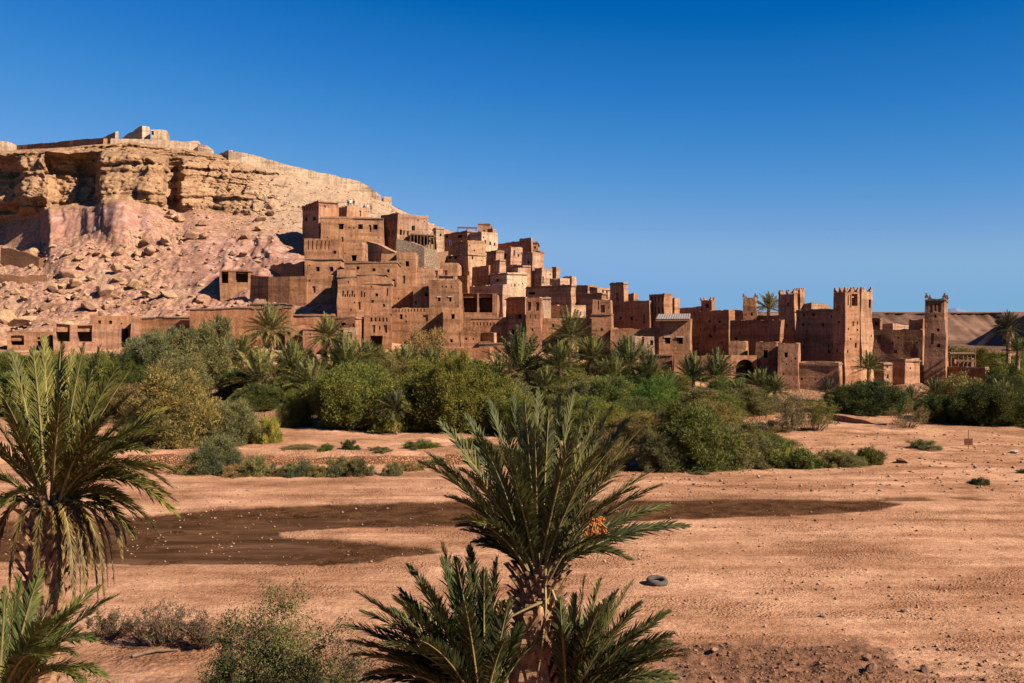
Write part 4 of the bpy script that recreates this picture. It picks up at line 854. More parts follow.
# dark awning on the peak terrace and laundry
aw = MB(); a_, b_ = at(457, 228.4, 186), at(477, 228.8, 186); aw.box(a_, b_ - a_, (0, 3, .5), (0, 0, .16)); rt = empty('awning', at(467, 233, 186), 'thin dark awning left of the highest block', 'awning'); aw.build('canopy', M['wood'], rt)
for x_ in (458, 467, 476):
    pm = MB(); p_ = at(x_, 228.6, 186.1); pm.tube([(p_.x, p_.y, p_.z - 2.2), (p_.x, p_.y, p_.z)], .07, 6); pm.build('post', M['wood'], rt)
lm = MB()
for i in range(6):
    for j in range(5):
        f = lambda a_, b_: at(448.3 + a_ * .5, 240.2 + b_ * 1.1, 174.2) + Vector((0, .08 * math.sin(a_ * 2.1) - .05, 0))
        lm.quad(f(i, j + 1), f(i + 1, j + 1), f(i + 1, j), f(i, j))
lo = lm.build('laundry', cloth('purple_cloth', (.07, .05, .14))); tag(lo, 'purple cloth hung over the mid terrace parapet', 'laundry')
sol = lo.modifiers.new('thick', 'SOLIDIFY'); sol.thickness = .04
# ------------------------------------------------------------------ vegetation
def nrm_(a): return a / np.maximum(np.linalg.norm(a, axis=-1, keepdims=True), 1e-9)
def foliage(seed, n_clump, per, size, leaf_l, leaf_w, shape='ball', up=.35):
    """many small leaf faces gathered in clumps through the crown's volume; unit-ish size, base at z = 0"""
    g = np.random.default_rng(seed); cs = []
    while len(cs) < n_clump:
        p = g.uniform(-1, 1, 3)
        r = np.linalg.norm(p)
        if r > 1: continue
        if g.random() > .25 + .75 * r ** 1.5: continue
        cs.append(p)
    cs = np.array(cs); X_, Y_, Z_ = size
    lump = 1 + .55 * fbm(cs[:, 0] * 1.6 + seed, cs[:, 1] * 1.6, cs[:, 2] * 1.6, 2, seed)
    cs = cs * lump[:, None]
    if shape == 'ball': cen = cs * np.array([X_, Y_, Z_ * .52]) + np.array([0, 0, Z_ * .5])
    elif shape == 'mound': cen = np.stack([cs[:, 0] * X_, cs[:, 1] * Y_, np.abs(cs[:, 2]) * Z_ * .95], -1)
    else: cen = cs * np.array([X_, Y_, Z_ * .5]) * np.stack([1 - .35 * cs[:, 2], 1 - .35 * cs[:, 2], np.ones(len(cs))], -1) + np.array([0, 0, Z_ * .5])
    rad = g.uniform(.10, .24, len(cs)) * (X_ + Z_) * .5
    c = np.repeat(cen, per, 0); q = nrm_(g.normal(size=c.shape)) * (g.random((len(c), 1)) ** .45) * np.repeat(rad, per)[:, None]
    q[:, 2] *= 1.15; b = c + q; b[:, 2] = np.maximum(b[:, 2], .02 + .1 * g.random(len(b)))
    d = nrm_(nrm_(q) * .7 + g.normal(size=c.shape) * .55 + np.array([0, 0, up]))
    s_ = nrm_(np.cross(d, g.normal(size=c.shape)))
    L = leaf_l * g.uniform(.6, 1.3, (len(b), 1)); W_ = leaf_w * g.uniform(.7, 1.3, (len(b), 1))
    v = np.stack([b - s_ * W_ * .3, b + s_ * W_ * .3, b + d * L * .55 + s_ * W_ * .5, b + d * L, b + d * L * .55 - s_ * W_ * .5], 1).reshape(-1, 3)
    # ragged sprays reaching past the clumps
    ns_ = int(n_clump * 1.6); k_ = max(10, per // 8); src = cen[g.integers(0, len(cen), ns_)]; cc = np.array([0, 0, Z_ * .35])
    dv = nrm_(nrm_(src - cc) * .8 + g.normal(size=src.shape) * .45 + np.array([0, 0, up])); ln = g.uniform(.12, .40, (ns_, 1)) * (X_ + Z_) * .5
    t_ = g.random((ns_, k_, 1)); pb = src[:, None] + dv[:, None] * ln[:, None] * t_ + g.normal(size=(ns_, k_, 3)) * .022 * (1.3 - t_); pb[..., 2] -= (t_[..., 0] ** 2) * .08
    pb = pb.reshape(-1, 3); pb[:, 2] = np.maximum(pb[:, 2], .03); pd = nrm_(np.repeat(dv, k_, 0) + g.normal(size=pb.shape) * .6); ps = nrm_(np.cross(pd, g.normal(size=pb.shape)))
    L = leaf_l * g.uniform(.5, 1.1, (len(pb), 1)); W_ = leaf_w * g.uniform(.6, 1.1, (len(pb), 1))
    v = np.concatenate([v, np.stack([pb - ps * W_ * .3, pb + ps * W_ * .3, pb + pd * L * .55 + ps * W_ * .5, pb + pd * L, pb + pd * L * .55 - ps * W_ * .5], 1).reshape(-1, 3)]); b = np.concatenate([b, pb])
    i = np.arange(len(b)) * 5
    return v, np.stack([i, i + 1, i + 2, i + 3, i + 4], -1), cen
def stems(cen, seed, n, r, z0=0):
    g = random.Random(seed); mb = MB(); pick = [cen[g.randrange(len(cen))] for _ in range(n)]
    for c in pick:
        c = Vector(c); b = Vector((c.x * .08 + g.uniform(-.12, .12), c.y * .08 + g.uniform(-.12, .12), -.25))
        m = b.lerp(c, .5) + Vector((g.uniform(-.2, .2), g.uniform(-.2, .2), .12 * c.z))
        mb.tube([b, b.lerp(m, .5) + Vector((0, 0, .1)), m, c], [r, r * .8, r * .55, r * .2], 5)
    return mb
PROTO = {}
def proto(kind):
    if kind in PROTO: return PROTO[kind]
    seed, nc, per, size, ll, lw, shp, ns, sr = {
        'tam0': (1, 125, 430, (1, .9, 1.5), .075, .0115, 'ball', 9, .035), 'tam1': (2, 135, 430, (1, .95, 1.35), .072, .0115, 'mound', 9, .035),
        'tam2': (3, 120, 430, (1, .85, 1.7), .08, .0115, 'cone', 9, .035), 'den0': (4, 150, 460, (1, .95, 1.4), .055, .014, 'ball', 8, .04),
        'den1': (5, 150, 460, (1, .9, 1.25), .055, .014, 'mound', 8, .04), 'den2': (9, 140, 460, (1, .95, 1.5), .058, .014, 'mound', 8, .04),
        'thin0': (6, 56, 150, (1, .8, 1.6), .10, .014, 'ball', 16, .03), 'thin1': (10, 70, 170, (1, .85, 1.4), .095, .015, 'ball', 16, .03),
        'low0': (7, 80, 160, (1, .85, .75), .12, .018, 'mound', 6, .02), 'low1': (8, 70, 170, (1, .9, .85), .13, .016, 'mound', 6, .02),
        'dry0': (12, 46, 70, (1, .9, 1.3), .12, .010, 'ball', 30, .022)}[kind]
    v, f, cen = foliage(seed, nc, per, size, ll, lw, shp)
    me_ = np_mesh('foliage', v, [f], M['leaf']); sb = stems(cen, seed, ns, sr); so_ = sb.build('stem', M['twig']); sm = so_.data; bpy.data.objects.remove(so_)
    PROTO[kind] = (me_, sm, size[2]); return PROTO[kind]
GRN, DKG, OLV, BRN, GRY, YEL, BRT = (.205, .208, .050), (.098, .115, .034), (.265, .220, .082), (.34, .235, .105), (.245, .240, .108), (.44, .34, .06), (.15, .25, .045)
def bush(kind, px_, D, wpx, ytop, label, col, cat='bush', group=None, name='bush', yb=None):
    if yb:
        h_ = ray(px_, yb - 1); D = h_.y + wpx * h_.y / F * .3
    p = at(px_, 335, D); x, y = p.x, p.y; z = gz(x, y); me_, sm, hz = proto(kind)
    sx = wpx * D / F / 2 * .92; H = max(.25, zpy(ytop, D) - z); sz = H / hz * .93
    rt = empty(name, (x, y, z - .05), label, cat, group, random.uniform(0, 6.28)); rt.scale = (sx, sx, sz)
    fo = bpy.data.objects.new('foliage', me_); C.objects.link(fo); fo.parent = rt; jc = random.uniform(.8, 1.2); jw = random.uniform(.88, 1.14); fo.color = (col[0] * jc * jw, col[1] * jc, col[2] * jc / jw, 1)
    st_ = bpy.data.objects.new('stem', sm); C.objects.link(st_); st_.parent = rt
    return rt
BU = [
 # kind, px, D, width, ytop, colour, label
 ('tam0', 12, 108, 60, 350, GRN, 'feathery green tamarisk at the left edge under the collapsed hut', None),
 ('tam2', 50, 104, 50, 352, GRN, 'green tamarisk below the roofless ruin behind the left palm crown', None),
 ('den1', 95, 100, 70, 352, GRN, 'yellowish green bush below the mud house with two small windows', None),
 ('tam0', 150, 104, 66, 328, GRY, 'tall pale green tamarisk in front of the mud pier and compound wall', None),
 ('tam0', 207, 106, 66, 320, GRY, 'tallest pale green tamarisk in front of the tall red wall', None),
 ('den0', 128, 102, 46, 352, DKG, 'dark green shrub left of the tall pale green tamarisk', None),
 ('tam1', 176, 90, 104, 371, OLV, 'large round olive brown bush left of the big leaning palm', 449),
 ('tam1', 120, 88, 80, 384, BRN, 'brownish bush behind the tips of the left palm fronds', None),
 ('thin1', 185, 98, 60, 352, GRY, 'grey leaved shrub rising between the two tall pale tamarisks', None),
 ('tam1', 232, 84, 60, 402, OLV, 'olive bush with twiggy base at the foot of the big leaning palm', 447),
 ('low1', 268, 80.5, 32, 416, YEL, 'bright yellow green clump on the sand terrace edge', 445),
 ('tam1', 60, 92, 80, 378, OLV, 'olive bush mostly behind the left palm crown', None),
 ('tam0', 10, 94, 60, 372, GRN, 'green bush behind the leftmost palm fronds', None),
 ('den0', 238, 100, 50, 372, DKG, 'dark undergrowth shrub behind the big leaning palm', None),
 ('den0', 290, 96, 54, 378, GRN, 'deep green shrub between the big leaning palm and the dense round tree', None),
 ('tam1', 297, 85, 40, 390, GRN, 'bright green feathery bush at the left of the shaded gap', 428),
 ('den0', 350, 86, 84, 366, GRN, 'dense round green tree left of the dark shaded hollow', 432),
 ('den2', 398, 84.5, 90, 370, GRN, 'dense green tree with a low hidden palm in front', 434),
 ('den0', 452, 86, 96, 362, GRN, 'broad green tree right of the dense pair under the front tower', 434),
 ('den2', 498, 84.5, 76, 374, GRN, 'green tree behind the tips of the centre palm fronds', 434),
 ('thin0', 425, 112, 58, 325, BRN, 'thin brownish tree rising against the broad front wall', None),
 ('tam0', 378, 108, 50, 345, OLV, 'olive shrub at the foot of the carved kasbah front', None),
 ('tam2', 318, 100, 40, 360, DKG, 'dark shrub below the small palm at the shuttered house', None),
 ('tam0', 452, 104, 46, 352, GRN, 'green shrub under the plinth of the front tower', 434),
 ('den1', 486, 100, 40, 366, DKG, 'dark leafy shrub at the left of the bushy palm', None),
 ('tam1', 536, 92, 74, 382, OLV, 'dusty olive bush below the bushy palm', None),
 ('tam0', 574, 90, 64, 380, OLV, 'dusty olive bush below the tall thin palm', None),
 ('den0', 608, 90, 70, 378, GRN, 'mid green bush right of the tall thin palm', None),
 ('tam2', 655, 88, 54, 378, BRT, 'bright fresh green tamarisk in the middle of the thicket', None),
 ('den0', 632, 84, 66, 398, GRN, 'green bush in front of the bright fresh tamarisk', None),
 ('tam1', 692, 75, 96, 404, GRN, 'large green bush at the river edge of the thicket', 472),
 ('tam1', 738, 74, 80, 424, OLV, 'olive green bush at the right end of the thicket', 470),
 ('tam1', 660, 73, 60, 432, OLV, 'olive scrub at the foot of the large green river edge bush', 473),
 ('tam1', 606, 75, 60, 432, BRN, 'brownish scrub behind the right fronds of the centre palm', 472),
 ('den1', 566, 80, 70, 410, GRN, 'green bush directly behind the centre palm crown', None),
 ('low0', 792, 72, 66, 444, GRN, 'low green bush trailing right from the thicket', 470),
 ('low1', 829, 72, 40, 449, OLV, 'low pale scrub between the trailing bush and the round green bush', 469),
 ('low0', 868, 73, 38, 446, GRN, 'round low green bush alone on the sand', 466),
 ('tam0', 705, 96, 60, 386, OLV, 'olive bush below the red retaining wall and spiky palms', None),
 ('tam1', 746, 94, 56, 388, GRY, 'grey green bush below the dark archway', None),
 ('thin0', 790, 86, 36, 392, BRN, 'sparse brown bush with bare stems below the tapered corner tower', 434),
 ('thin0', 816, 84, 42, 396, GRN, 'sparse green bush on bare stems right of the brown one', 433),
 ('low1', 768, 84, 40, 420, BRN, 'low dry scrub at the left of the sandy clearing', 434),
 ('den1', 872, 94, 76, 380, DKG, 'dark green bush below the tallest kasbah tower', 416),
 ('den0', 846, 96, 44, 386, DKG, 'dark shrub at the left of the big dark bush under the kasbah', None),
 ('dry0', 908, 88, 42, 404, BRN, 'bare branched dry bush with fanned stems at the track side', 431),
 ('low1', 924, 81, 34, 439, OLV, 'flat grassy hummock beside the wooden board post', 451),
 ('thin1', 958, 104, 66, 374, OLV, 'tall dusty olive tree in front of the long low dark wall', None),
 ('den0', 985, 94, 76, 386, DKG, 'dark dense tree in the shade at the right edge of the sand', 428),
 ('den0', 940, 97, 50, 396, DKG, 'dark shrub under the dusty olive tree', 424),
 ('den2', 1022, 98, 70, 384, DKG, 'dark tree at the right picture edge below the dark palm', 428),
 ('tam0', 1016, 122, 56, 352, GRN, 'green tree behind the dark tall palm at right', None),
 ('tam0', 985, 135, 56, 348, GRN, 'light green tree beyond the timber shelter', None),
 ('tam1', 955, 150, 50, 347, OLV, 'pale tree line bush far beyond the lone tower', None),
 ('den1', 1010, 110, 60, 362, GRN, 'green bush below the dark tall palm at right', None),
 ('low0', 979, 63, 24, 477, DKG, 'small dark tuft alone on the right sand', 486),
 ('low0', 1026, 67, 20, 468, DKG, 'small dark tuft cut by the right edge', 475),
 ('tam1', 214, 71.5, 62, 438, GRY, 'big grey green shrub at the left end of the low stone wall', 476),
 ('low1', 258, 68, 36, 454, GRY, 'grey green shrub second in the row along the sand bank', 478),
 ('low0', 300, 68, 42, 460, GRY, 'low flat grey shrub in the middle of the sand bank row', 478),
 ('low1', 338, 68, 36, 456, GRY, 'left one of the twin grey shrubs on the sand bank', 478),
 ('low1', 358, 68, 34, 457, GRY, 'right one of the twin grey shrubs on the sand bank', 478),
 ('low1', 393, 69, 24, 461, GRY, 'smallest grey shrub at the right end of the sand bank row', 477),
 ('low0', 326, 78, 18, 443, GRN, 'tiny green tuft on the terrace above the sand bank row', 452),
 ('low1', 350, 77.5, 20, 439, DKG, 'small dark green tuft on the terrace left of its fellow', 451),
 ('low0', 421, 78, 42, 440, GRN, 'spreading green tuft above the stone wall', 450),
 ('low0', 476, 78, 40, 436, GRN, 'green tuft above the stone wall behind the centre palm', 450),
 ('low0', 436, 69.5, 26, 457, GRY, 'low grey scrub at the gap of the stone wall', 466),
 ('low1', 700, 69.5, 22, 470, OLV, 'little scrub in front of the large river edge bush', 476),
 ('tam2', 600, 79, 70, 404, GRN, 'green feathery bush behind the right hand fronds of the centre palm', None),
 ('tam0', 640, 77, 64, 410, OLV, 'olive bush filling the thicket edge left of the large river edge bush', None),
 ('tam2', 520, 80, 60, 398, GRN, 'green feathery bush behind the left hand fronds of the centre palm', None),
 ('tam1', 765, 76, 60, 432, GRN, 'green scrub spilling from the right end of the thicket', None),
 ('tam2', 720, 90, 56, 394, GRN, 'upright green bush in the thicket below the spiky palm clumps', None),
 ('tam0', 575, 100, 54, 372, GRN, 'green feathery bush at the trunk of the tall thin palm', None),
 ('tam2', 330, 92, 50, 372, GRN, 'upright feathery bush left behind the dense round green tree', None),
 ('tam2', 375, 96, 50, 360, GRN, 'upright green bush below the fan shaped palm', None),
 ('tam2', 425, 92, 50, 360, GRN, 'upright green bush rising between the two dense trees', None),
 ('tam0', 200, 86, 70, 398, BRN, 'dry brown bush in front of the large round olive one', None),
 ('tam2', 150, 82, 50, 408, OLV, 'ragged olive bush at the right of the left palm crown', None),
 ('tam2', 895, 98, 40, 394, GRN, 'green bush in front of the narrow lit pier house', None),
 ('tam2', 1000, 90, 50, 392, OLV, 'olive bush at the shaded right edge of the sand', None),
 ('low1', 236, 64, 34, 464, BRN, 'dry brownish tuft between the big grey green shrub and the second shrub', 478),
 ('low0', 280, 64, 26, 466, BRN, 'dry grass tuft in the sand bank row between two grey shrubs', 478),
 ('low1', 318, 64, 26, 464, OLV, 'small olive tuft left of the twin grey shrubs', 478),
 ('low0', 190, 66, 40, 458, BRN, 'flat dry scrub at the left start of the sand bank row', 476),
 ('low0', 412, 68, 34, 462, BRN, 'flat dry grass right of the smallest grey shrub', 472),
 ('low1', 380, 72, 26, 446, OLV, 'small olive tuft on the terrace above the twin shrubs', 453),
 ('low0', 300, 74, 40, 444, BRN, 'flat dry tuft on the terrace below the shaded gap', 451),
 ('tam1', 500, 70, 60, 446, OLV, 'olive scrub behind the left fronds of the centre palm', 466),
 ('tam1', 845, 72, 40, 450, OLV, 'olive scrub left of the round low green bush', 468),
 ('tam1', 558, 113, 50, 360, DKG, 'dark scrub at the wall foot left of the tall thin palm', None),
 ('den0', 585, 112, 46, 362, GRN, 'green shrub at the wall foot right of the tall thin palm', None),
 ('tam0', 540, 112, 40, 356, OLV, 'olive shrub below the arched niche tower', None),
 ('tam1', 612, 111, 40, 360, OLV, 'dusty shrub at the foot of the keyhole tower', None),
 ('den1', 640, 108, 50, 366, DKG, 'dark shrub under the pale sunlit annex', None),
 ('den0', 470, 112, 40, 360, DKG, 'dark shrub hugging the plain foundation block', None),
 ('tam0', 340, 113, 36, 346, GRN, 'feathery shrub below the pale sunlit porch', None),
 ('tam1', 300, 113, 50, 348, OLV, 'olive scrub below the small single window house', None),
 ('den1', 245, 113, 50, 348, DKG, 'dark scrub at the foot of the tall red wall', None),
 ('tam0', 180, 113, 40, 346, OLV, 'olive shrub at the foot of the long compound wall', None),
 ('den0', 545, 108, 44, 372, DKG, 'dark shrub behind the wide bushy palm clump', None),
 ('tam1', 590, 98, 60, 376, OLV, 'olive scrub under the mid palm right of the thin trunked one', None),
 ('den1', 640, 100, 60, 372, DKG, 'dark green shrub below the low buttressed house', None),
 ('tam0', 668, 98, 46, 370, GRN, 'green tamarisk in front of the row of pale stakes', None),
 ('tam1', 730, 100, 60, 378, GRN, 'green bush left of the spiky young palm at the gatehouse', None),
 ('tam1', 765, 98, 50, 394, OLV, 'olive bush in front of the spiky young palm at the gatehouse', None),
 ('den1', 470, 95, 60, 366, GRN, 'green bush in the gap between broad green tree and bushy palm', None),
 ('den1', 430, 100, 56, 358, GRN, 'green bush under the thin brownish tree', None),
 ('tam1', 395, 98, 50, 358, OLV, 'olive bush between the fan shaped palm and the thin brownish tree', None),
 ('den0', 300, 102, 50, 362, DKG, 'dark undergrowth behind the pale arching palm', None),
 ('tam1', 515, 88, 60, 384, GRY, 'greyish bush in front of the wide bushy palm clump', None),
 ('den0', 590, 82, 60, 398, GRN, 'green bush right behind the upright fronds of the centre palm', None),
 ('tam1', 718, 84, 60, 402, OLV, 'olive bush rising behind the large river edge bush', None),
 ('den1', 262, 94, 60, 384, DKG, 'dark bush at the trunk of the big leaning palm', None),
 ('tam1', 70, 98, 70, 362, GRN, 'green bush left of the yellowish green one', None),
 ('tam1', 30, 90, 70, 392, OLV, 'olive bush low behind the left palm trunk', None),
 ('tam0', 968, 108, 50, 378, DKG, 'dark bush under the end of the long low dark wall', None),
 ('den0', 1000, 103, 50, 376, DKG, 'dark bush beside the pale green palm at the right edge', None),
]
for kd, px_, D_, w_, yt_, col_, lab_, yb_ in BU: bush(kd, px_, D_, w_, yt_, lab_, col_, yb=yb_, name='shrub' if kd.startswith('low') else 'tree' if ('tree' in lab_ or 'tamarisk' in lab_) else 'bush', cat='tree' if ('tree ' in lab_ or 'tamarisk' in lab_) else 'shrub' if kd.startswith('low') else 'bush')
# far green scatter under the belt: grass and weeds
def scatter_leaf(n, fx, name, label, col, ll, lw, seed, up=1.2):
    g = np.random.default_rng(seed); b = []
    while len(b) < n:
        x, y = fx(g); b.append((x, y, gz(x, y)))
    b = np.array(b); d = nrm_(g.normal(size=b.shape) * .6 + np.array([0, 0, up])); s_ = nrm_(np.cross(d, g.normal(size=b.shape)))
    L = ll * g.uniform(.5, 1.4, (n, 1)); v = np.stack([b - s_ * lw, b + s_ * lw, b + d * L], 1).reshape(-1, 3); i = np.arange(n) * 3
    me_ = np_mesh(name, v, [np.stack([i, i + 1, i + 2], -1)], M['leaf']); o = link_mesh(name, me_); o.color = (*col, 1); tag(o, label, 'undergrowth', kind='stuff'); return o
def belt(g):
    px_ = g.uniform(-60, 840); D_ = g.uniform(88, 114); return (px_ - CX) / F * D_, D_
scatter_leaf(26000, belt, 'undergrowth', 'low weeds and dry grass under the palms', (.13, .115, .045), .38, .02, 5)

# ---- palms
def frond_np(P0, P1, P2, n, ll, lw, g, vee=.35, fwd=.62, sag=.12, t0=.14, rib=.018):
    P0, P1, P2 = [np.array(p, float) for p in (P0, P1, P2)]
    t = np.linspace(t0, 1, n)[:, None]
    B_ = (1 - t) ** 2 * P0 + 2 * t * (1 - t) * P1 + t * t * P2
    T_ = nrm_(2 * (1 - t) * (P1 - P0) + 2 * t * (P2 - P1))
    ch = P2 - P0; sd = np.cross(ch, [0, 0, 1.0])
    if np.linalg.norm(sd) < .15 * np.linalg.norm(ch): sd = np.array([math.cos(g.uniform(0, 6.28)), math.sin(g.uniform(0, 6.28)), 0])
    sd = nrm_(sd); tw = g.uniform(-.6, .6)
    S_ = nrm_(np.cross(T_, np.cross(sd, T_))); N_ = np.cross(S_, T_); N_ = N_ * np.sign(N_[:, 2:3].mean() + 1e-6)
    S2 = S_ * math.cos(tw) + N_ * math.sin(tw); N_ = N_ * math.cos(tw) - S_ * math.sin(tw); S_ = S2
    vs_, k = [], 0; prof = np.clip(np.sin(np.pi * (.16 + .80 * ((t - t0) / (1 - t0)))), .15, 1) ** .7
    for sg in (-1, 1):
        j = g.normal(0, .17, (n, 3)); fw = fwd + .35 * t
        d = nrm_(T_ * fw + S_ * sg * (.85 - .35 * t) + N_ * (vee + g.normal(0, .12, (n, 1))) + j)
        L = ll * prof * g.uniform(.8, 1.12, (n, 1)); wv = nrm_(np.cross(d, N_)) * lw * .5
        dn = np.array([0, 0, -1.0]) * sag * L
        b, m, e = B_, B_ + d * L * .55 + dn * .3, B_ + d * L + dn
        vs_.append(np.stack([b - wv * .5, b + wv * .5, m + wv, e, m - wv], 1).reshape(-1, 3))
    V_ = np.concatenate(vs_); i = np.arange(2 * n) * 5; Fp = np.stack([i, i + 1, i + 2, i + 3, i + 4], -1)
    # rib
    tr = np.linspace(0, 1, 9)[:, None]; Rb = (1 - tr) ** 2 * P0 + 2 * tr * (1 - tr) * P1 + tr * tr * P2
    rr = rib * (1 - .85 * tr); s0 = nrm_(sd); T0 = nrm_(np.gradient(Rb, axis=0)); n0 = nrm_(np.cross(s0, T0)); s1 = np.cross(T0, n0)
    ring = np.stack([Rb + s1 * rr * 1.3, Rb + n0 * rr, Rb - s1 * rr * 1.3, Rb - n0 * rr], 1).reshape(-1, 3)
    o = len(V_); q = []
    for a_ in range(8):
        for b_ in range(4): q.append((o + a_ * 4 + b_, o + a_ * 4 + (b_ + 1) % 4, o + a_ * 4 + 4 + (b_ + 1) % 4, o + a_ * 4 + 4 + b_))
    return np.concatenate([V_, ring]), Fp, np.array(q)
def join_fronds(name, fl, mats):
    Vs, F5, F4, o = [], [], [], 0
    for v, f5, f4 in fl: Vs.append(v); F5.append(f5 + o); F4.append(f4 + o); o += len(v)
    F5, F4 = np.concatenate(F5), np.concatenate(F4)
    return np_mesh(name, np.concatenate(Vs), [F5, F4], mats, mi=np.concatenate([np.zeros(len(F5)), np.ones(len(F4))]))
def crown_mesh(seed, nf, lo, hi, R0, droop, npair=30, ll=.48, lw=.055):
    g = np.random.default_rng(seed); fl = []
    for i in range(nf):
        az = i * 2.39996 + g.uniform(-.2, .2); f = (i + .5) / nf; el = math.radians(hi + (lo - hi) * f ** 1.05 + g.uniform(-7, 7)); L = R0 * g.uniform(.85, 1.1)
        h = np.array([math.cos(az), math.sin(az), 0]); d = h * math.cos(el) + np.array([0, 0, math.sin(el)])
        P0 = h * .12; P1 = P0 + d * L * .55; P2 = P0 + d * L * .98 + np.array([0, 0, -droop * L * math.cos(el) * (.6 + .6 * f)])
        fl.append(frond_np(P0, P1, P2, npair, ll, lw, g, sag=.25))
    return join_fronds('crown', fl, [M['palm'], M['rachis']])
def dead_mesh(seed, nf, R0):
    g = np.random.default_rng(seed); fl = []
    for i in range(nf):
        az = g.uniform(0, 6.28); h = np.array([math.cos(az), math.sin(az), 0]); L = R0 * g.uniform(.6, 1)
        fl.append(frond_np(h * .15, h * L * .42 + [0, 0, -.05], h * L * .42 + np.array([0, 0, -L * .85]), 18, .5, .06, g, vee=0, sag=.5))
    return join_fronds('dead_fronds', fl, [M['palm'], M['rachis']])
CROWN = {'up': crown_mesh(21, 46, 12, 86, 3.0, .10), 'round': crown_mesh(22, 62, -22, 84, 3.0, .30), 'mid': crown_mesh(23, 58, -5, 85, 3.0, .22), 'low': crown_mesh(24, 76, -8, 88, 3.0, .20)}
DEAD = dead_mesh(25, 20, 3.0)
def trunk_mb(base, top, r0, r1, seed=0):
    g = random.Random(seed); base, top = Vector(base), Vector(top); H = (top - base).length; n = max(6, int(H / .22)); pts, rad = [], []
    lean = Vector((g.uniform(-.15, .15), g.uniform(-.15, .15), 0))
    for i in range(n + 1):
        f = i / n; pts.append(base.lerp(top, f) + lean * math.sin(math.pi * f)); rad.append((r0 + (r1 - r0) * f) * (1.10 if i % 2 else .92))
    mb = MB(); mb.tube(pts, rad, 9); return mb
PG1, PG2, PG3, PDRY = (.21, .205, .06), (.15, .16, .055), (.27, .24, .08), (.46, .31, .13)
def palm(px_, py_, D, rpx, kind, label, col=PG1, dead=True, tr=.24, group=None, rot=None):
    h = at(px_, py_, D); z = gz(h.x, h.y); z = min(z, h.z - .2)
    rt = empty('date_palm', (h.x, h.y, z), label, 'palm', group)
    s_ = rpx * 1.14 * D / F / 2.75; jc = random.uniform(.92, 1.08)
    c = bpy.data.objects.new('crown', CROWN[kind]); C.objects.link(c); c.parent = rt; c.location = (0, 0, h.z - z); c.scale = (s_, s_, s_); c.rotation_euler = (0, 0, random.uniform(0, 6.28) if rot is None else rot); c.color = (*[q * jc for q in col], 1)
    if dead:
        d = bpy.data.objects.new('dead_fronds', DEAD); C.objects.link(d); d.parent = rt; d.location = (0, 0, h.z - z - .1); d.scale = (s_ * .8,) * 3; d.rotation_euler = (0, 0, random.uniform(0, 6.28)); d.color = (*PDRY, 1)
    if h.z - z > .3:
        t = trunk_mb((0, 0, -.4), (0, 0, h.z - z + .05), tr * 1.1, tr * .9, int(px_)); t.build('trunk', M['bark'], rt, world=False)
    return rt
palm(270, 330, 113, 24, 'round', 'tall palm with hanging dry fronds in front of the tall red wall', PG3)
palm(262, 383, 97, 34, 'round', 'big leaning palm with drooping golden fronds at the left of the thicket', PG3)
palm(219, 327, 114, 11, 'mid', 'small palm crown peeping over the tallest pale tamarisk', PG2, False)
palm(328, 337, 111, 20, 'round', 'shaggy palm in front of the low plain mud house', PG1)
palm(292, 362, 106, 20, 'mid', 'dark palm between the tall palm and the shaggy palm', PG2)
palm(347, 368, 100, 27, 'low', 'bright fan shaped palm above the dense round tree', PG1)
palm(405, 366, 106, 20, 'mid', 'palm half hidden below the thin brownish tree', PG3, False)
palm(312, 388, 95, 26, 'round', 'palm with pale arching fronds right of the big leaning palm', PG3)
palm(520, 371, 103, 36, 'low', 'wide bushy palm clump in front of the foundation blocks', PG2)
palm(499, 376, 100, 20, 'mid', 'pale dry palm at the left foot of the wide bushy clump', PG3)
palm(571, 337, 110, 25, 'round', 'tall thin trunked palm left of the keyhole tower', PG3, tr=.2)
palm(594, 358, 106, 20, 'mid', 'mid palm right of the tall thin trunked palm', PG1)
palm(630, 366, 104, 27, 'mid', 'green palm below the keyhole tower', PG2)
palm(614, 378, 100, 20, 'low', 'low spiky palm in front of the mid palm', PG1, False)
palm(693, 379, 103, 22, 'low', 'left spiky palm clump under the red retaining wall', PG2, False)
palm(717, 378, 103, 24, 'low', 'right spiky palm clump under the red retaining wall', PG2)
palm(760, 388, 105, 18, 'mid', 'spiky young palm in front of the gatehouse', PG1, False)
palm(769, 309, 144, 15, 'mid', 'skyline palm rising behind the enclosure walls', PG3, False, tr=.26)
palm(828, 391, 104, 12, 'up', 'small dark greyish palm at the foot of the sunlit front wall', (.09, .08, .06), False)
palm(869, 369, 110, 16, 'mid', 'round headed young palm beside the tallest kasbah tower', PG2, False)
palm(911, 402, 101, 15, 'mid', 'dark young palm below the pale terrace wall', PG2, False)
palm(1009, 328, 114, 15, 'round', 'dark tall palm against the shaded hillside', (.055, .06, .028), tr=.26)
palm(1004, 398, 100, 17, 'mid', 'pale green palm in the trees at the right edge', PG1, False)
palm(396, 410, 81, 18, 'mid', 'grey low palm growing out of the dense green tree', (.13, .125, .07), False)
palm(1018, 352, 108, 14, 'mid', 'green palm near the right edge below the dark tall palm', PG2, False)
palm(205, 345, 112, 12, 'mid', 'palm tuft between the tamarisks before the tall red wall', PG2, False)

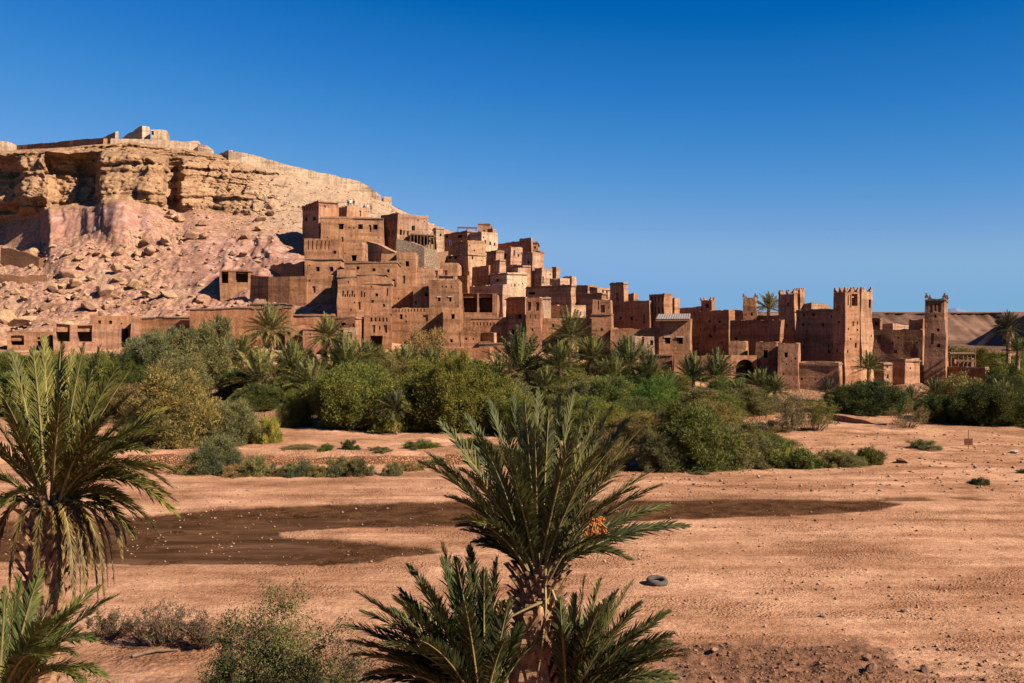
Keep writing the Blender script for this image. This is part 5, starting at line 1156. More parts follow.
# ---- foreground palms: every frond its own part
def fg_palm(name, label, heart, fronds, col, base_z, tr, seed, ll=.42, lw=.026, npair=84, stubs=40, dead=(), lean=(0, 0)):
    """fronds: (tip px, tip py, depth offset m, lift) -> each frond runs from the heart to a tip with that picture place and its own depth"""
    g = np.random.default_rng(seed); H = Vector(heart)
    rt = empty(name, (H.x + lean[0], H.y + lean[1], base_z), label, 'palm')
    def mk(spec, nm, colr, sag, np_, kl=1.0):
        tpx, tpy, dd, lift = spec; tip = at(tpx, tpy, H.y + dd); d = tip - H; L = d.length; hz = Vector((d.x, d.y, 0)); hz = hz.normalized() if hz.length > .01 else Vector((1, 0, 0))
        P0 = H + hz * .10 + Vector((g.uniform(-.05, .05), g.uniform(-.05, .05), g.uniform(-.12, .08))); P1 = (H + d * .5 + Vector((0, 0, lift * L * 1.3))) if kl == 1 else H + Vector((d.x * .95, d.y * .95, lift * L * .5))
        v, f5, f4 = frond_np(P0, P1, tip, np_, kl * ll * min(1.15, .55 + L * .28), lw, g, sag=sag, rib=.020, fwd=1.25, vee=.34)
        v = v - np.array(rt.location)
        me_ = join_fronds(nm, [(v, f5, f4)], [M['palm'], M['rachis']]); o = link_mesh(nm, me_, rt, False); jc = g.uniform(.85, 1.2); o.color = (*[q * jc for q in colr], 1); return o
    for sp_ in fronds: mk(sp_, 'frond', col if len(sp_) < 5 else sp_[4], .14, npair) if len(sp_) < 5 else mk(sp_[:4], 'frond', sp_[4], .14, npair)
    for sp_ in dead: mk(sp_, 'dead_frond', (.25, .165, .06), .3, int(npair * .8), .5)
    b = Vector((H.x + lean[0], H.y + lean[1], base_z - .4)) - rt.location; tmb = trunk_mb(b, H - rt.location + Vector((0, 0, -.05)), tr * 1.05, tr, seed)
    hgt = H.z - base_z; n = max(8, stubs)
    for i in range(n):                                            # old leaf bases in spirals round the trunk
        f = i / n; zc = hgt * (1 - .97 * f ** 1.0); az = i * 2.39996; dr = Vector((math.cos(az), math.sin(az), 0)); u = Vector((-dr.y, dr.x, 0))
        c = b.lerp(H - rt.location, (zc + .4) / (hgt + .4)) + dr * tr * .8; up_ = .16 + .12 * g.random(); out_ = .04 + .09 * g.random() + .10 * (1 - f) ** 3; w_ = .04 + .035 * g.random()
        a_, b_ = c - u * w_, c + u * w_; t_ = c + dr * out_ + Vector((0, 0, up_)); tmb.add([a_, b_, t_ + u * w_ * .45, t_ - u * w_ * .45, c + dr * .07 + Vector((0, 0, .05)), t_ + dr * .05], [(0, 1, 2, 3), (0, 4, 5, 3), (4, 1, 2, 5), (0, 1, 4), (3, 2, 5)])
    tmb.build('trunk', M['bark'], rt, world=False)
    return rt
hC = at(539, 574, 14.0)
frC = [(428, 454, .3, .12), (441, 424, .2, .10), (420, 462, -.7, .14), (466, 416, .5, .10), (478, 436, -.6, .10), (489, 402, .6, .08), (502, 418, -.5, .07), (512, 396, .9, .06), (525, 404, -.6, .04), (538, 392, .7, .03), (549, 408, -.7, .03),
       (560, 398, .9, .03), (573, 394, -.2, .03), (588, 402, .6, .04), (598, 412, -.7, .06), (612, 408, .4, .06), (628, 420, .2, .08), (642, 428, -.5, .10), (634, 452, -1.0, .12), (655, 470, .6, .10), (659, 486, -.3, .10), (636, 488, -1.1, .14),
       (686, 526, .2, .12), (668, 505, .9, .10), (462, 470, -1.2, .12), (447, 497, -.9, .16), (505, 450, -1.4, .06), (570, 440, -1.4, .05), (600, 450, -1.3, .1), (532, 440, 1.6, .03), (490, 470, 1.5, .08), (590, 470, 1.4, .08), (462, 530, .9, .14), (455, 520, -1.2, .18), (620, 540, -1.0, .18), (553, 425, .3, .02), (516, 428, .2, .03)]
zb_ = gz(hC.x, hC.y)
def extra(fr, n, seed, dd=1.5):
    g = random.Random(seed); out = []
    for i in range(n):
        a_, b_ = g.choice(fr), g.choice(fr); t = g.random()
        out.append((a_[0] + (b_[0] - a_[0]) * t * .35 + g.uniform(-10, 10), a_[1] + (b_[1] - a_[1]) * t * .35 + g.uniform(4, 34), g.uniform(-dd, dd), a_[3] * g.uniform(.8, 1.4)))
    return fr + out
frC = extra(frC, 24, 91)
pc = fg_palm('date_palm', 'large foreground date palm in the centre with an orange date cluster', hC, frC, (.165, .165, .062), zb_, .30, 31, stubs=420, ll=.33, lw=.021)
# orange dates on their arching stalk
dm = MB(); s0 = hC + Vector((.1, -.12, .12)); s2 = at(597, 520, 13.7); s1 = s0.lerp(s2, .55) + Vector((0, 0, .22)); off_ = pc.location
stalk = [((1 - t) ** 2) * s0 + 2 * t * (1 - t) * s1 + t * t * s2 - off_ for t in np.linspace(0, 1, 9).tolist()]
dm.tube(stalk, [.028] * 5 + [.022, .02, .016, .012], 6, 1)
gg = random.Random(4)
for i in range(26):
    e = stalk[-1] + Vector((gg.uniform(-.17, .17), gg.uniform(-.15, .15), gg.uniform(-.26, .02))); st0 = stalk[-2 if i % 2 else -1]
    dm.tube([st0, st0.lerp(e, .5) + Vector((0, 0, .04)), e], .006, 4, 1)
    for q in range(7):
        c = st0.lerp(e, .35 + .1 * q) + Vector((gg.uniform(-.03, .03), gg.uniform(-.03, .03), gg.uniform(-.03, .01)))
        r_ = .017; ax = [Vector((r_, 0, 0)), Vector((0, r_, 0)), Vector((0, 0, r_ * 1.5))]; v_ = [c + ax[0], c + ax[1], c - ax[0], c - ax[1], c + ax[2], c - ax[2]]
        dm.add(v_, [(0, 1, 4), (1, 2, 4), (2, 3, 4), (3, 0, 4), (1, 0, 5), (2, 1, 5), (3, 2, 5), (0, 3, 5)], 0)
dm.build('date_cluster', [M['date'], M['rachis']], pc, world=False, smooth=True)
hm = MB()                                                          # bare hanging old frond ribs
for (x0, y0, x1, y1) in ((545, 585, 535, 690), (552, 590, 566, 690), (548, 600, 470, 640)):
    p, q = at(x0, y0, 13.65) - off_, at(x1, y1, 13.5) - off_; m_ = p.lerp(q, .4) + Vector((.1, -.12, .15)); hm.tube([((1 - t) ** 2) * p + 2 * t * (1 - t) * m_ + t * t * q for t in np.linspace(0, 1, 8).tolist()], [.022, .02, .018, .016, .014, .012, .01, .008], 5)
hm.build('dry_rib', M['rachis'], pc, world=False)
hL = at(483, 706, 13.2)
frL = [(356, 592, -.2, .10), (362, 612, -.9, .12), (378, 628, .4, .12), (408, 566, .4, .08), (425, 582, -.6, .08), (442, 545, .3, .05), (456, 560, -.7, .05), (470, 548, .5, .03), (484, 572, -.6, .03), (497, 560, .4, .02), (352, 655, -.5, .14), (366, 676, -1.0, .16), (395, 600, -1.1, .10), (430, 610, -1.2, .08), (465, 605, -1.2, .04), (510, 600, -.9, .04), (522, 625, .2, .08), (448, 575, 1.2, .05), (400, 590, 1.2, .08), (345, 625, .8, .12), (385, 645, -1.3, .14), (505, 640, -1.2, .08), (420, 640, -1.5, .10), (540, 640, -.3, .12)]
frL = extra(frL, 26, 92, 1.2)
fg_palm('date_palm', 'low dark palm clump at the lower left of the centre palm', hL, frL, (.128, .138, .048), gz(hL.x, hL.y), .22, 32, stubs=20, ll=.33, lw=.022)
hR = at(566, 706, 13.9)
frR = [(585, 578, .2, .03), (601, 580, -.5, .04), (617, 592, .6, .05), (633, 581, -.2, .06), (640, 604, -.8, .08), (668, 612, .3, .09), (672, 634, -.5, .12), (682, 656, -.2, .14), (655, 650, -1.0, .14), (598, 610, -1.0, .05), (620, 625, -1.1, .08), (575, 596, .8, .02), (560, 600, -.6, .02), (645, 672, .5, .16), (610, 640, 1.2, .1), (676, 678, -.6, .18)]
frR = extra(frR, 22, 93, 1.2)
fg_palm('date_palm', 'low palm clump at the lower right of the centre palm trunk', hR, frR, (.150, .155, .060), gz(hR.x, hR.y), .22, 33, stubs=20, ll=.33, lw=.022)
hW = at(50, 503, 13.0)
PYG = (.195, .180, .044)
frW = [(12, 352, .4, .05), (33, 350, -.4, .03), (44, 338, .5, .02), (61, 344, -.3, .02), (72, 352, .6, .02), (84, 346, -.5, .03), (100, 348, .3, .04), (118, 366, -.6, .06), (129, 372, .5, .06), (131, 394, -.8, .10), (152, 398, .3, .08), (165, 409, .8, .10), (132, 418, -.5, .12), (168, 418, -.6, .14), (172, 428, .4, .16), (148, 452, -1.0, .20),
       (160, 470, .9, .22), (174, 500, -.2, .30), (176, 514, -.7, .30), (140, 520, .8, .30), (165, 440, -.4, .2), (150, 432, .5, .18), (178, 472, .3, .26), (170, 486, -.9, .28), (158, 532, -.3, .34), (145, 480, -1.2, .26), (120, 440, -1.3, .16), (130, 500, .4, .3), (-14, 360, .5, .06), (-40, 380, -.4, .08), (-60, 420, .3, .12), (-75, 455, -.5, .18), (-70, 500, .4, .26), (-50, 540, -.6, .32), (5, 400, -1.2, .06), (60, 400, -1.4, .04), (100, 420, -1.3, .08), (20, 380, 1.4, .04), (90, 390, 1.4, .04), (-20, 440, -1.2, .14), (-10, 520, -1.3, .28)]
ddW = [(98, 616, .1, .3), (86, 608, -.5, .3), (108, 590, .5, .3), (74, 612, -.8, .3), (60, 600, -.6, .3), (122, 560, -.4, .3), (36, 594, -.9, .2), (10, 590, -.5, .3), (-8, 596, .2, .3), (104, 604, -.6, .3), (126, 548, .3, .3), (80, 590, .6, .3), (92, 575, -.2, .3), (114, 585, -.2, .3)]
frW = extra(frW, 5, 94, 1.3)
fg_palm('date_palm', 'foreground date palm at the left edge with hanging dead fronds', hW, frW, PYG, gz(hW.x - .35, hW.y), .24, 34, stubs=200, dead=ddW, ll=.30, lw=.018, lean=(-.35, 0))
hB = at(0, 705, 10.0)
frB = [(98, 588, .2, .12), (80, 606, -.5, .12), (116, 596, .6, .14), (62, 585, .4, .08), (40, 572, -.3, .06), (20, 580, .4, .04), (5, 590, -.5, .03), (95, 640, -.8, .2), (75, 655, -1.0, .2), (105, 676, -.3, .26), (50, 620, -1.2, .12), (30, 600, .9, .05), (70, 625, 1.0, .12), (-20, 590, .2, .05), (45, 660, -1.4, .18), (88, 690, -.8, .28)]
fg_palm('date_palm', 'low bright palm in the bottom left corner', hB, frB, (.20, .22, .065), gz(hB.x, hB.y), .2, 35, stubs=12, ll=.27, lw=.017)

# ---- foreground scrub
def wispy(px_, D, wpx, ytop, label, col, seed, nst, leaves, name='shrub', ll=.07, lw=.0125, cat='shrub'):
    g = random.Random(seed); gn = np.random.default_rng(seed); p = at(px_, 335, D); z = gz(p.x, p.y); Hh = zpy(ytop, D) - z; Wd = wpx * D / F / 2
    rt = empty(name, (p.x, p.y, z), label, cat); sm = MB(); tips = []
    for i in range(nst):
        az = g.uniform(0, 6.28); r_ = Wd * g.random() ** .6; h_ = Hh * (1 - .55 * (r_ / Wd) ** 1.6) * g.uniform(.6, 1.0)
        e = Vector((math.cos(az) * r_, math.sin(az) * r_ * .7, h_)); b = Vector((e.x * .15 + g.uniform(-.15, .15) * Wd, e.y * .15, -.1)); m_ = b.lerp(e, .5) + Vector((g.uniform(-.08, .08), g.uniform(-.08, .08), .12 * h_))
        P_ = [((1 - t) ** 2) * b + 2 * t * (1 - t) * m_ + t * t * e for t in (0, .25, .5, .75, 1)]; sm.tube(P_, [.016, .013, .010, .007, .003], 4)
        for q in range(6):
            t = g.uniform(.3, 1); c = ((1 - t) ** 2) * b + 2 * t * (1 - t) * m_ + t * t * e; e2 = c + Vector((g.uniform(-1, 1), g.uniform(-1, 1), g.uniform(.1, 1))) * Hh * .14; sm.tube([c, c.lerp(e2, .5) + Vector((0, 0, .01)), e2], [.006, .004, .002], 3); tips += [c.lerp(e2, .3), c.lerp(e2, .65), e2]
    sm.build('stem', M['twig'], rt, world=False)
    if leaves:
        tp_ = np.array([tuple(t) for t in tips]); b = np.repeat(tp_, leaves, 0) + gn.normal(size=(len(tp_) * leaves, 3)) * Hh * .024
        d = nrm_(gn.normal(size=b.shape) + np.array([0, 0, .5])); s_ = nrm_(np.cross(d, gn.normal(size=b.shape))); L = ll * gn.uniform(.5, 1.2, (len(b), 1))
        v = np.stack([b, b + d * L * .5 + s_ * lw, b + d * L, b + d * L * .5 - s_ * lw], 1).reshape(-1, 3); i = np.arange(len(b)) * 4
        o = link_mesh('foliage', np_mesh('foliage', v, [np.stack([i, i + 1, i + 2, i + 3], -1)], M['leaf']), rt, False); o.color = (*col, 1)
    return rt
wispy(272, 19.5, 100, 565, 'wispy young tamarisk with thin stems in the foreground', (.17, .17, .065), 51, 34, 34, 'young_tree', cat='tree')
wispy(318, 18.0, 90, 612, 'low leafy shrub right of the wispy young tamarisk', (.085, .095, .035), 52, 26, 30)
wispy(228, 19.0, 50, 612, 'small leafy shrub left of the wispy young tamarisk', (.08, .095, .035), 53, 20, 30)
wispy(160, 28.6, 96, 600, 'tangled dry grey brushwood heap beside the left palm', (.17, .12, .075), 54, 60, 5)
wispy(108, 29.2, 60, 608, 'dry brush tuft between the brushwood heap and the left palm', (.18, .125, .075), 55, 40, 5)
wispy(202, 28.2, 50, 604, 'dry twiggy brush right of the brushwood heap', (.17, .115, .07), 56, 40, 4)
wispy(352, 20.5, 60, 618, 'dry twiggy bush left of the low dark palm clump', (.17, .14, .07), 57, 24, 8)
wispy(100, 17.5, 80, 655, 'pale straw tuft at the foot of the bottom left palm', (.30, .23, .12), 58, 30, 12)

palm(455, 374, 92, 20, 'mid', 'spiky palm rising from the broad green tree', PG2, False)
palm(545, 388, 90, 18, 'low', 'low spiky palm in the dusty olive bushes behind the centre palm', PG1, False)
palm(668, 392, 92, 18, 'low', 'low spiky palm beside the bright fresh tamarisk', PG2, False)
palm(372, 386, 86, 16, 'mid', 'spiky palm tuft in the left dense tree', PG1, False)
palm(740, 398, 96, 15, 'low', 'low spiky palm in the grey green bush under the archway', PG1, False)
palm(243, 352, 108, 16, 'mid', 'palm tuft left of the tall palm before the red wall', PG1, False)

palm(430, 372, 97, 22, 'low', 'low spreading palm below the thin brownish tree', PG2, False)
palm(560, 368, 101, 22, 'low', 'low spreading palm at the foot of the tall thin palm', PG1, False)
palm(650, 378, 101, 22, 'low', 'low spreading palm in front of the pale stakes', PG2, False)
palm(295, 372, 100, 22, 'low', 'low spreading palm between the dark undergrowth and the shaggy palm', PG1, False)
palm(365, 360, 107, 18, 'mid', 'small spiky palm at the carved kasbah front', PG2, False)
palm(775, 392, 103, 16, 'low', 'low spreading palm below the tapered corner tower', PG2, False)
palm(935, 396, 102, 16, 'low', 'low spreading palm under the dusty olive tree', PG2, False)
palm(185, 362, 105, 18, 'low', 'low spreading palm between the two tall pale tamarisks', PG2, False)
# ------------------------------------------------------------------ boulders and stones
def rock_mesh(seed, name='boulder'):
    bm = bmesh.new(); bmesh.ops.create_icosphere(bm, subdivisions=3, radius=1); g = np.random.default_rng(seed)
    planes = [(Vector(nrm_(g.normal(size=3))), g.uniform(.5, .85)) for _ in range(12)]
    for v in bm.verts:
        for n, d in planes:
            k_ = v.co.dot(n) - d
            if k_ > 0: v.co -= n * k_
        v.co *= 1 + .10 * float(fbm(v.co.x * 1.4 + seed, v.co.y * 1.4, v.co.z * 1.4, 3, seed)); v.co.z *= .78; v.co.x *= 1.15
    me_ = bpy.data.meshes.new(name); bm.to_mesh(me_); bm.free(); me_.materials.append(M['rock']); return me_
ROCKS = [rock_mesh(60 + i) for i in range(8)]
g5 = random.Random(77)
def boulder(x, y, r, label, group, col, sink=.12):
    z = gz(x, y); o = bpy.data.objects.new('boulder', g5.choice(ROCKS)); C.objects.link(o)
    o.location = (x, y, z + r * (.6 - sink)); o.scale = (r * g5.uniform(.8, 1.25), r * g5.uniform(.8, 1.2), r * g5.uniform(.65, 1.1)); o.rotation_euler = (g5.uniform(-.4, .4), g5.uniform(-.4, .4), g5.uniform(0, 6.28))
    jc = g5.uniform(.85, 1.12); o.color = (col[0] * jc, col[1] * jc, col[2] * jc, 1); tag(o, label, 'boulder', group); return o
TANR, YELR = (.50, .285, .175), (.60, .37, .205)
for px_, py_, r in ((5, 322, 2.1), (24, 327, 2.0), (14, 262, 1.3)):
    h = ray(px_, py_); boulder(h.x, h.y, r, {5: 'large pale boulder at the left edge above the collapsed hut', 24: 'large tilted boulder just right of the pale edge boulder', 14: 'pale yellow boulder under the dark terrace wall at far left'}[px_], None, YELR)
n = 0; tries = 0
while n < 170 and tries < 5000:
    tries += 1
    px_, py_ = g5.uniform(-10, 300), g5.uniform(205, 330)
    dens = .15 + .85 * math.exp(-((px_ - 135 - (py_ - 250) * -.9) / 55) ** 2)         # the rock fall runs down left below the pink cliff
    if px_ < 60 and py_ > 285: dens = .9
    if px_ > 190: dens = .22
    if 40 < px_ < 135 and py_ < 243: continue
    if px_ < 45 and py_ < 245: continue
    if g5.random() > dens: continue
    h = ray(px_, py_)
    if h is None or h.y > 214 or h.y < 136: continue
    r = .36 + 1.15 * g5.random() ** 2.8
    if px_ < 190: boulder(h.x, h.y, r, 'tan boulder in the rock fall on the left hillside', 'boulders of the rock fall', YELR if g5.random() < .55 else TANR)
    else: boulder(h.x, h.y, r * .8, 'rounded rock on the pink gullied slope left of the village', 'rocks on the pink slope', TANR)
    n += 1
# small stones, far too many to count
def stones(n, fx, name, label, rmin, rmax, col, seed):
    g = np.random.default_rng(seed); pts = []
    while len(pts) < n:
        q = fx(g)
        if q is not None: pts.append(q)
    P_ = np.array(pts); ic = np.array([(1, 0, 0), (-1, 0, 0), (0, 1, 0), (0, -1, 0), (0, 0, 1), (0, 0, -.6), (.6, .6, .5), (-.6, .6, .4), (.6, -.6, .45), (-.6, -.6, .5)]); 
    fc = np.array([(0, 6, 8), (0, 8, 5), (0, 5, 6), (2, 6, 5), (2, 7, 6), (2, 5, 7), (1, 7, 5), (1, 9, 7), (1, 5, 9), (3, 9, 5), (3, 8, 9), (3, 5, 8), (4, 6, 7), (4, 7, 9), (4, 9, 8), (4, 8, 6)])
    r = rmin + (rmax - rmin) * g.random(n) ** 4; sc = g.uniform(.6, 1.3, (n, 1, 3)) * np.array([1, 1, .75]); an = g.uniform(0, 6.28, n); ca, sa = np.cos(an)[:, None], np.sin(an)[:, None]
    base = ic[None] * g.uniform(.75, 1.2, (n, 10, 1)) * sc * r[:, None, None]; x, y = base[..., 0] * ca - base[..., 1] * sa, base[..., 0] * sa + base[..., 1] * ca
    v = np.stack([x, y, base[..., 2]], -1) + P_[:, None, :] + np.array([0, 0, 1.0]) * (r * .15)[:, None, None]
    f = (fc[None] + (np.arange(n) * 10)[:, None, None]).reshape(-1, 3)
    o = link_mesh(name, np_mesh(name, v.reshape(-1, 3), [f], M['pebble'])); o.color = (*col, 1); tag(o, label, 'stones', kind='stuff'); return o
a = N('pebbles'); rnd = a.n('ShaderNodeNewGeometry').outputs['Random Per Island']
a.color(a.mix(1.0, objcolor(a), a.ramp(rnd, (0, (.45, .42, .40)), (.6, (1, 1, 1)), (1, (1.35, 1.35, 1.35))), 'MULTIPLY')); M['pebble'] = a.m
def bed(g):
    y = g.uniform(24.5, 66); px_ = g.uniform(-60, 1080); x = (px_ - CX) / F * y
    if float(fbm(x * .13, y * .2, 0, 3, 201)) + .35 * g.random() < .22: return None
    return x, y, gz(x, y)
stones(4200, bed, 'river_stones', 'small stones strewn over the dry river bed', .010, .085, (.46, .265, .165), 81)
def bank(g):
    y = g.uniform(56, 84); px_ = g.uniform(480, 1080); x = (px_ - CX) / F * y
    if px_ < 800 and y > 70: return None
    return x, y, gz(x, y)
stones(1500, bank, 'bank_stones', 'scattered stones along the far bank', .02, .16, (.38, .22, .14), 82)
def strm(g):
    y = g.uniform(39, 54.5); px_ = g.uniform(-40, 760); x = (px_ - CX) / F * y; z = gz(x, y)
    if z > -.02: return None
    return x, y, z + .02
stones(420, strm, 'stream_stones', 'pale stones lying in the wet stream bed', .015, .09, (.30, .18, .115), 83)
def soilf(g):
    y = g.uniform(23.6, 28.5); px_ = g.uniform(640, 1080); x = (px_ - CX) / F * y
    k_ = math.exp(-((px_ - 760) / 110) ** 2) + .25
    if g.random() > k_: return None
    return x, y, gz(x, y)
stones(1500, soilf, 'soil_clods', 'broken clods of dark turned soil in the foreground', .015, .075, (.27, .135, .078), 84)
def tals(g):
    px_, py_ = g.uniform(-20, 320), g.uniform(200, 335); h = ray(px_, py_)
    if h is None or not 135 < h.y < 205: return None
    if 38 < px_ < 135 and py_ < 243: return None
    return h.x, h.y, h.z
stones(1200, tals, 'hill_rubble', 'loose rubble over the hillside', .10, .5, (.56, .33, .19), 85)
def slp(g):
    px_, py_ = g.uniform(225, 400), g.uniform(160, 240); h = ray(px_, py_)
    if h is None or h.y < 165: return None
    return h.x, h.y, h.z
stones(500, slp, 'slope_rubble', 'loose stones on the bright upper slope', .08, .42, (.62, .42, .25), 86)
def vil(g):
    px_ = g.uniform(410, 620); D_ = g.uniform(135, 185); x = (px_ - CX) / F * D_; return x, D_, gz(x, D_)
stones(1200, vil, 'village_rubble', 'rubble lying between the village houses', .08, .4, (.46, .25, .15), 87)
for px_, py_, r, lab, cl in ((902, 463, .34, 'dark red brown rock standing alone on the right sand', (.16, .07, .045)), (889, 477, .16, 'small pale rock below the dark red brown rock', (.6, .45, .35)), (714, 652, .16, 'pale foreground rock in the rough dark soil', (.5, .32, .21)), (648, 660, .13, 'rounded clod near the right palm clump', (.3, .16, .1)),
                             (823, 617, .13, 'pale flat stone on the sand right of centre', (.55, .38, .27)), (866, 660, .17, 'brown rock at the bottom right in gravel', (.33, .18, .11)), (870, 672, .2, 'larger brown rock at the bottom edge', (.3, .16, .10)), (905, 612, .12, 'pale stone in the right foreground sand', (.5, .34, .24)), (925, 672, .16, 'dark rock in the bottom right corner', (.2, .11, .075)),
                             (1015, 453, .3, 'bleached slab at the right edge of the far bank', (.68, .55, .45)), (815, 521, .1, 'dark stone near the end of the stream', (.2, .1, .07))):
    h = ray(px_, py_); boulder(h.x, h.y, r, lab, None, cl, .2)
# low dry stone wall along the far bank and the eroded bank edge
wall('stone_wall', [(128, 453.5, 69.5), (200, 454.3, 69.4), (260, 455, 69.3), (330, 455.6, 69.3), (400, 455, 69.4), (432, 454.6, 69.4)], 0, 'low dry stone wall holding the sand terrace on the far bank', t=.34, mat='stone', thick=.6, ruin=.3)
wall('stone_wall', [(446, 454.2, 69.5), (480, 453.8, 69.6), (500, 453.2, 69.8)], 0, 'short right hand piece of the low stone wall behind the centre palm', t=.34, mat='stone', thick=.6, ruin=.3)
wall('earth_bank', [(835, 411, 92), (850, 415, 90.5), (868, 418, 89), (890, 422, 87.5)], 0, 'crumbling earth bank beside the track below the kasbah', t=.3, thick=1.2, ruin=.4, cat='bank')
wall('earth_bank', [(918, 420, 92), (926, 419.5, 92), (934, 420, 92)], 0, 'little shaded earth step with pale posts under the dark trees', t=.35, thick=1.0, ruin=.3, cat='bank')
# worn tyre
h = ray(657, 584); rt = empty('tyre', h, 'worn grey tyre lying flat on the river bed', 'tyre'); tb = MB(); R0, r0 = .285, .092; na, nb = 40, 14; vs_ = []
for i in range(na):
    a_ = 2 * math.pi * i / na
    for j in range(nb):
        b_ = 2 * math.pi * j / nb; cb, sb = math.cos(b_), math.sin(b_); sq = 1.18 if cb > .5 else 1.0; rr = R0 + r0 * cb * sq * (1.03 if (i % 2 and cb > .6) else 1)
        vs_.append((rr * math.cos(a_), rr * math.sin(a_), .12 + r0 * 1.05 * sb))
tb.add(vs_, [(i * nb + j, ((i + 1) % na) * nb + j, ((i + 1) % na) * nb + (j + 1) % nb, i * nb + (j + 1) % nb) for i in range(na) for j in range(nb)])
to = tb.build('tread', M['rubber'], rt, world=False, smooth=True); to.rotation_euler = (R(9), R(3), 0)
rm_ = MB(); rm_.tube([(0, 0, -.02), (0, 0, .02)], .21, 20); rm_.build('hole_shade', M['void'], rt, world=False)  # black disc added as the shade in the tyre's hole
# brown board on a thin post
h = ray(968, 449); rt = empty('board_post', h, 'small red brown board on a thin post standing on the sand', 'board'); pm = MB(); pm.tube([(.03, 0, -.2), (.03, 0, 1.45)], .03, 6); pm.build('post', M['wood'], rt, world=False)
M['redwood'] = mat_simple('red_wood', (.17, .05, .03), .8, .3, 5)
bm_ = MB(); bm_.box((-.31, -.07, .30), (.62, 0, 0), (0, .035, 0), (0, 0, .5)); bm_.build('panel', M['redwood'], rt, world=False)
fm = MB(); 
for q in range(3): fm.box((-.33, -.095, .34 + q * .19), (.66, 0, 0), (0, .022, 0), (0, 0, .04))
fm.build('batten', M['wood'], rt, world=False)
M['stake'] = mat_simple('weathered_stake', (.30, .20, .13), .9, .3, 4)
# pale fence stakes under the retaining wall
for i, x_ in enumerate((646, 650, 654, 659, 663, 667, 671)):
    p = at(x_, 370, 112.5); g_ = gz(p.x, p.y); tm = MB(); hh = 1.5 + .5 * math.sin(i * 2.3); tm.tube([(0, 0, -.2), (.06 * math.sin(i), 0, hh * .5), (.16 * math.sin(i * 1.7), 0, hh)], [.085, .08, .06], 5); o = tm.build('fence_stake', M['stake']); o.location = (p.x, p.y, g_); tag(o, 'rough pale stake in the row under the long red retaining wall', 'stake', 'stakes under the retaining wall')
# fallen branch and log in the foreground
for (x0, y0, x1, y1, r, lab) in ((132, 658, 178, 652, .05, 'pale fallen log beside the brushwood heap'), (172, 622, 206, 646, .06, 'leaning dead stem at the right of the brushwood heap')):
    p, q = ray(x0, y0), ray(x1, y1); tm = MB(); c = (p + q) / 2; tm.tube([p - c + Vector((0, 0, .05)), Vector((0, .03, .12)), q - c + Vector((0, 0, .06))], [r, r * .9, r * .5], 7); o = tm.build('log', M['twig']); o.location = c; tag(o, lab, 'log')
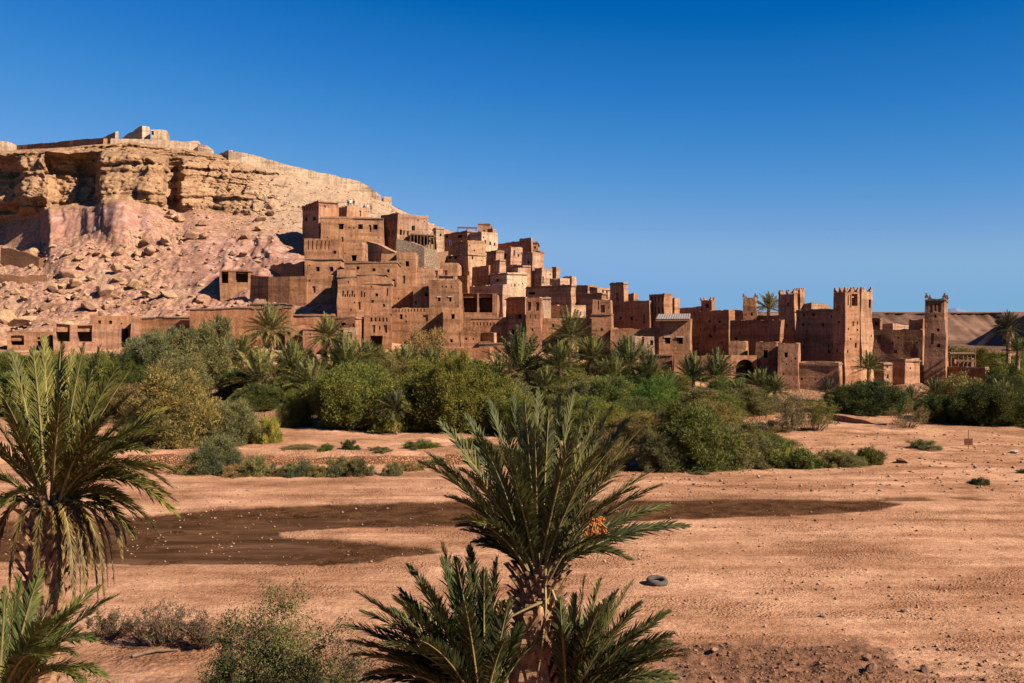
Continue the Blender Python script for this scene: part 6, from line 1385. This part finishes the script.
# ------------------------------------------------------------------ people on the hill path
def person(px_, py_head, D, label, top, legs, lean=0.0, seed=0, pose='stand'):
    x = (px_ - CX) / F * D; 
    # find the depth where a standing person's head meets this picture height
    best = min((abs(zpy(py_head, d) - (gz((px_ - CX) / F * d, d) + 1.7)), d) for d in np.linspace(D - 12, D + 26, 110)); D = best[1]; x = (px_ - CX) / F * D; z = gz(x, D)
    rt = empty('person', (x, D, z), label, 'person', None, random.uniform(-.6, .6))
    st = .12 if pose == 'walk' else .03
    J = [(0, 0, .92), (0, 0, 1.15), (0, 0, 1.40), (0, .01, 1.50), (0, -.01, 1.62), (0, 0, 1.70), (.10, 0, .88), (.11, -st, .48), (.11, st * .6, .06), (.11, -.12 + st * .6, .03), (-.10, 0, .88), (-.11, st, .48), (-.11, st * 1.6, .06), (-.11, -.12 + st * 1.6, .03),
         (.19, 0, 1.38), (.25, .02, 1.10), (.24, -.10, .88), (.24, -.15, .78), (-.19, 0, 1.38), (-.25, .02, 1.10), (-.24, -.08, .88), (-.24, -.13, .78)]
    E = [(0, 1), (1, 2), (2, 3), (3, 4), (4, 5), (0, 6), (6, 7), (7, 8), (8, 9), (0, 10), (10, 11), (11, 12), (12, 13), (2, 14), (14, 15), (15, 16), (16, 17), (2, 18), (18, 19), (19, 20), (20, 21)]
    rad = [.15, .14, .16, .06, .10, .08, .095, .065, .045, .045, .095, .065, .045, .045, .065, .045, .035, .04, .065, .045, .035, .04]
    me_ = bpy.data.meshes.new('body'); me_.from_pydata(J, E, []); o = bpy.data.objects.new('body', me_); C.objects.link(o); o.parent = rt
    sk = o.modifiers.new('skin', 'SKIN'); ly = me_.skin_vertices[0] if me_.skin_vertices else None
    if ly is None:
        bm = bmesh.new(); bm.from_mesh(me_); bm.verts.layers.skin.verify(); bm.to_mesh(me_); bm.free(); ly = me_.skin_vertices[0]
    for i, r in enumerate(rad): ly.data[i].radius = (r, r * .8); ly.data[i].use_root = (i == 0)
    o.modifiers.new('sub', 'SUBSURF').levels = 1
    dg = bpy.context.evaluated_depsgraph_get(); m2 = bpy.data.meshes.new_from_object(o.evaluated_get(dg)); o.modifiers.clear(); o.data = m2
    m2.materials.clear()
    for m_ in (M['skin'], top, legs): m2.materials.append(m_)
    for p in m2.polygons:
        c = p.center; p.material_index = 2 if c.z < .95 and abs(c.x) < .2 and c.z > .05 else 1 if .93 < c.z < 1.50 and not (abs(c.x) > .2 and c.z < 1.05) else 0; p.use_smooth = True
    hb = MB(); hb.tube([(0, .02, 1.64), (0, .02, 1.70), (0, .015, 1.76), (0, .01, 1.785)], [.105, .11, .08, .02], 10); hb.build('hair', M['hair'], rt, world=False, smooth=True)
WH, BL, DK, RD = cloth('white_cloth', (.75, .73, .70)), cloth('blue_cloth', (.10, .14, .26)), cloth('dark_cloth', (.035, .035, .045)), cloth('rust_cloth', (.32, .09, .05))
person(348.2, 199.8, 186, 'person in dark clothes standing leftmost on the roof terrace above the long upper house', DK, DK)
person(350.6, 199.4, 186, 'person in a white shirt beside the leftmost dark dressed one', WH, DK)
person(353.9, 199.6, 186, 'person in a dark top between two groups on the hill path', DK, BL, pose='walk')
person(364.2, 204.2, 186, 'person in blue at the left of the right hand group on the hill path', BL, DK, pose='walk')
person(367.4, 204.0, 186, 'person in white in the middle of the right hand group', WH, BL, pose='walk')
person(371.2, 204.4, 186, 'person in rust coloured top at the right of the group', RD, DK)
person(398.7, 208.5, 205, 'person in dark clothes standing on the ridge above the bright long house', DK, DK)
person(427.9, 222.5, 205, 'person in blue on the ridge at the left of the small pale tower', BL, DK)
person(433.2, 222.8, 205, 'person in a white top on the ridge near the small pale tower', WH, DK)
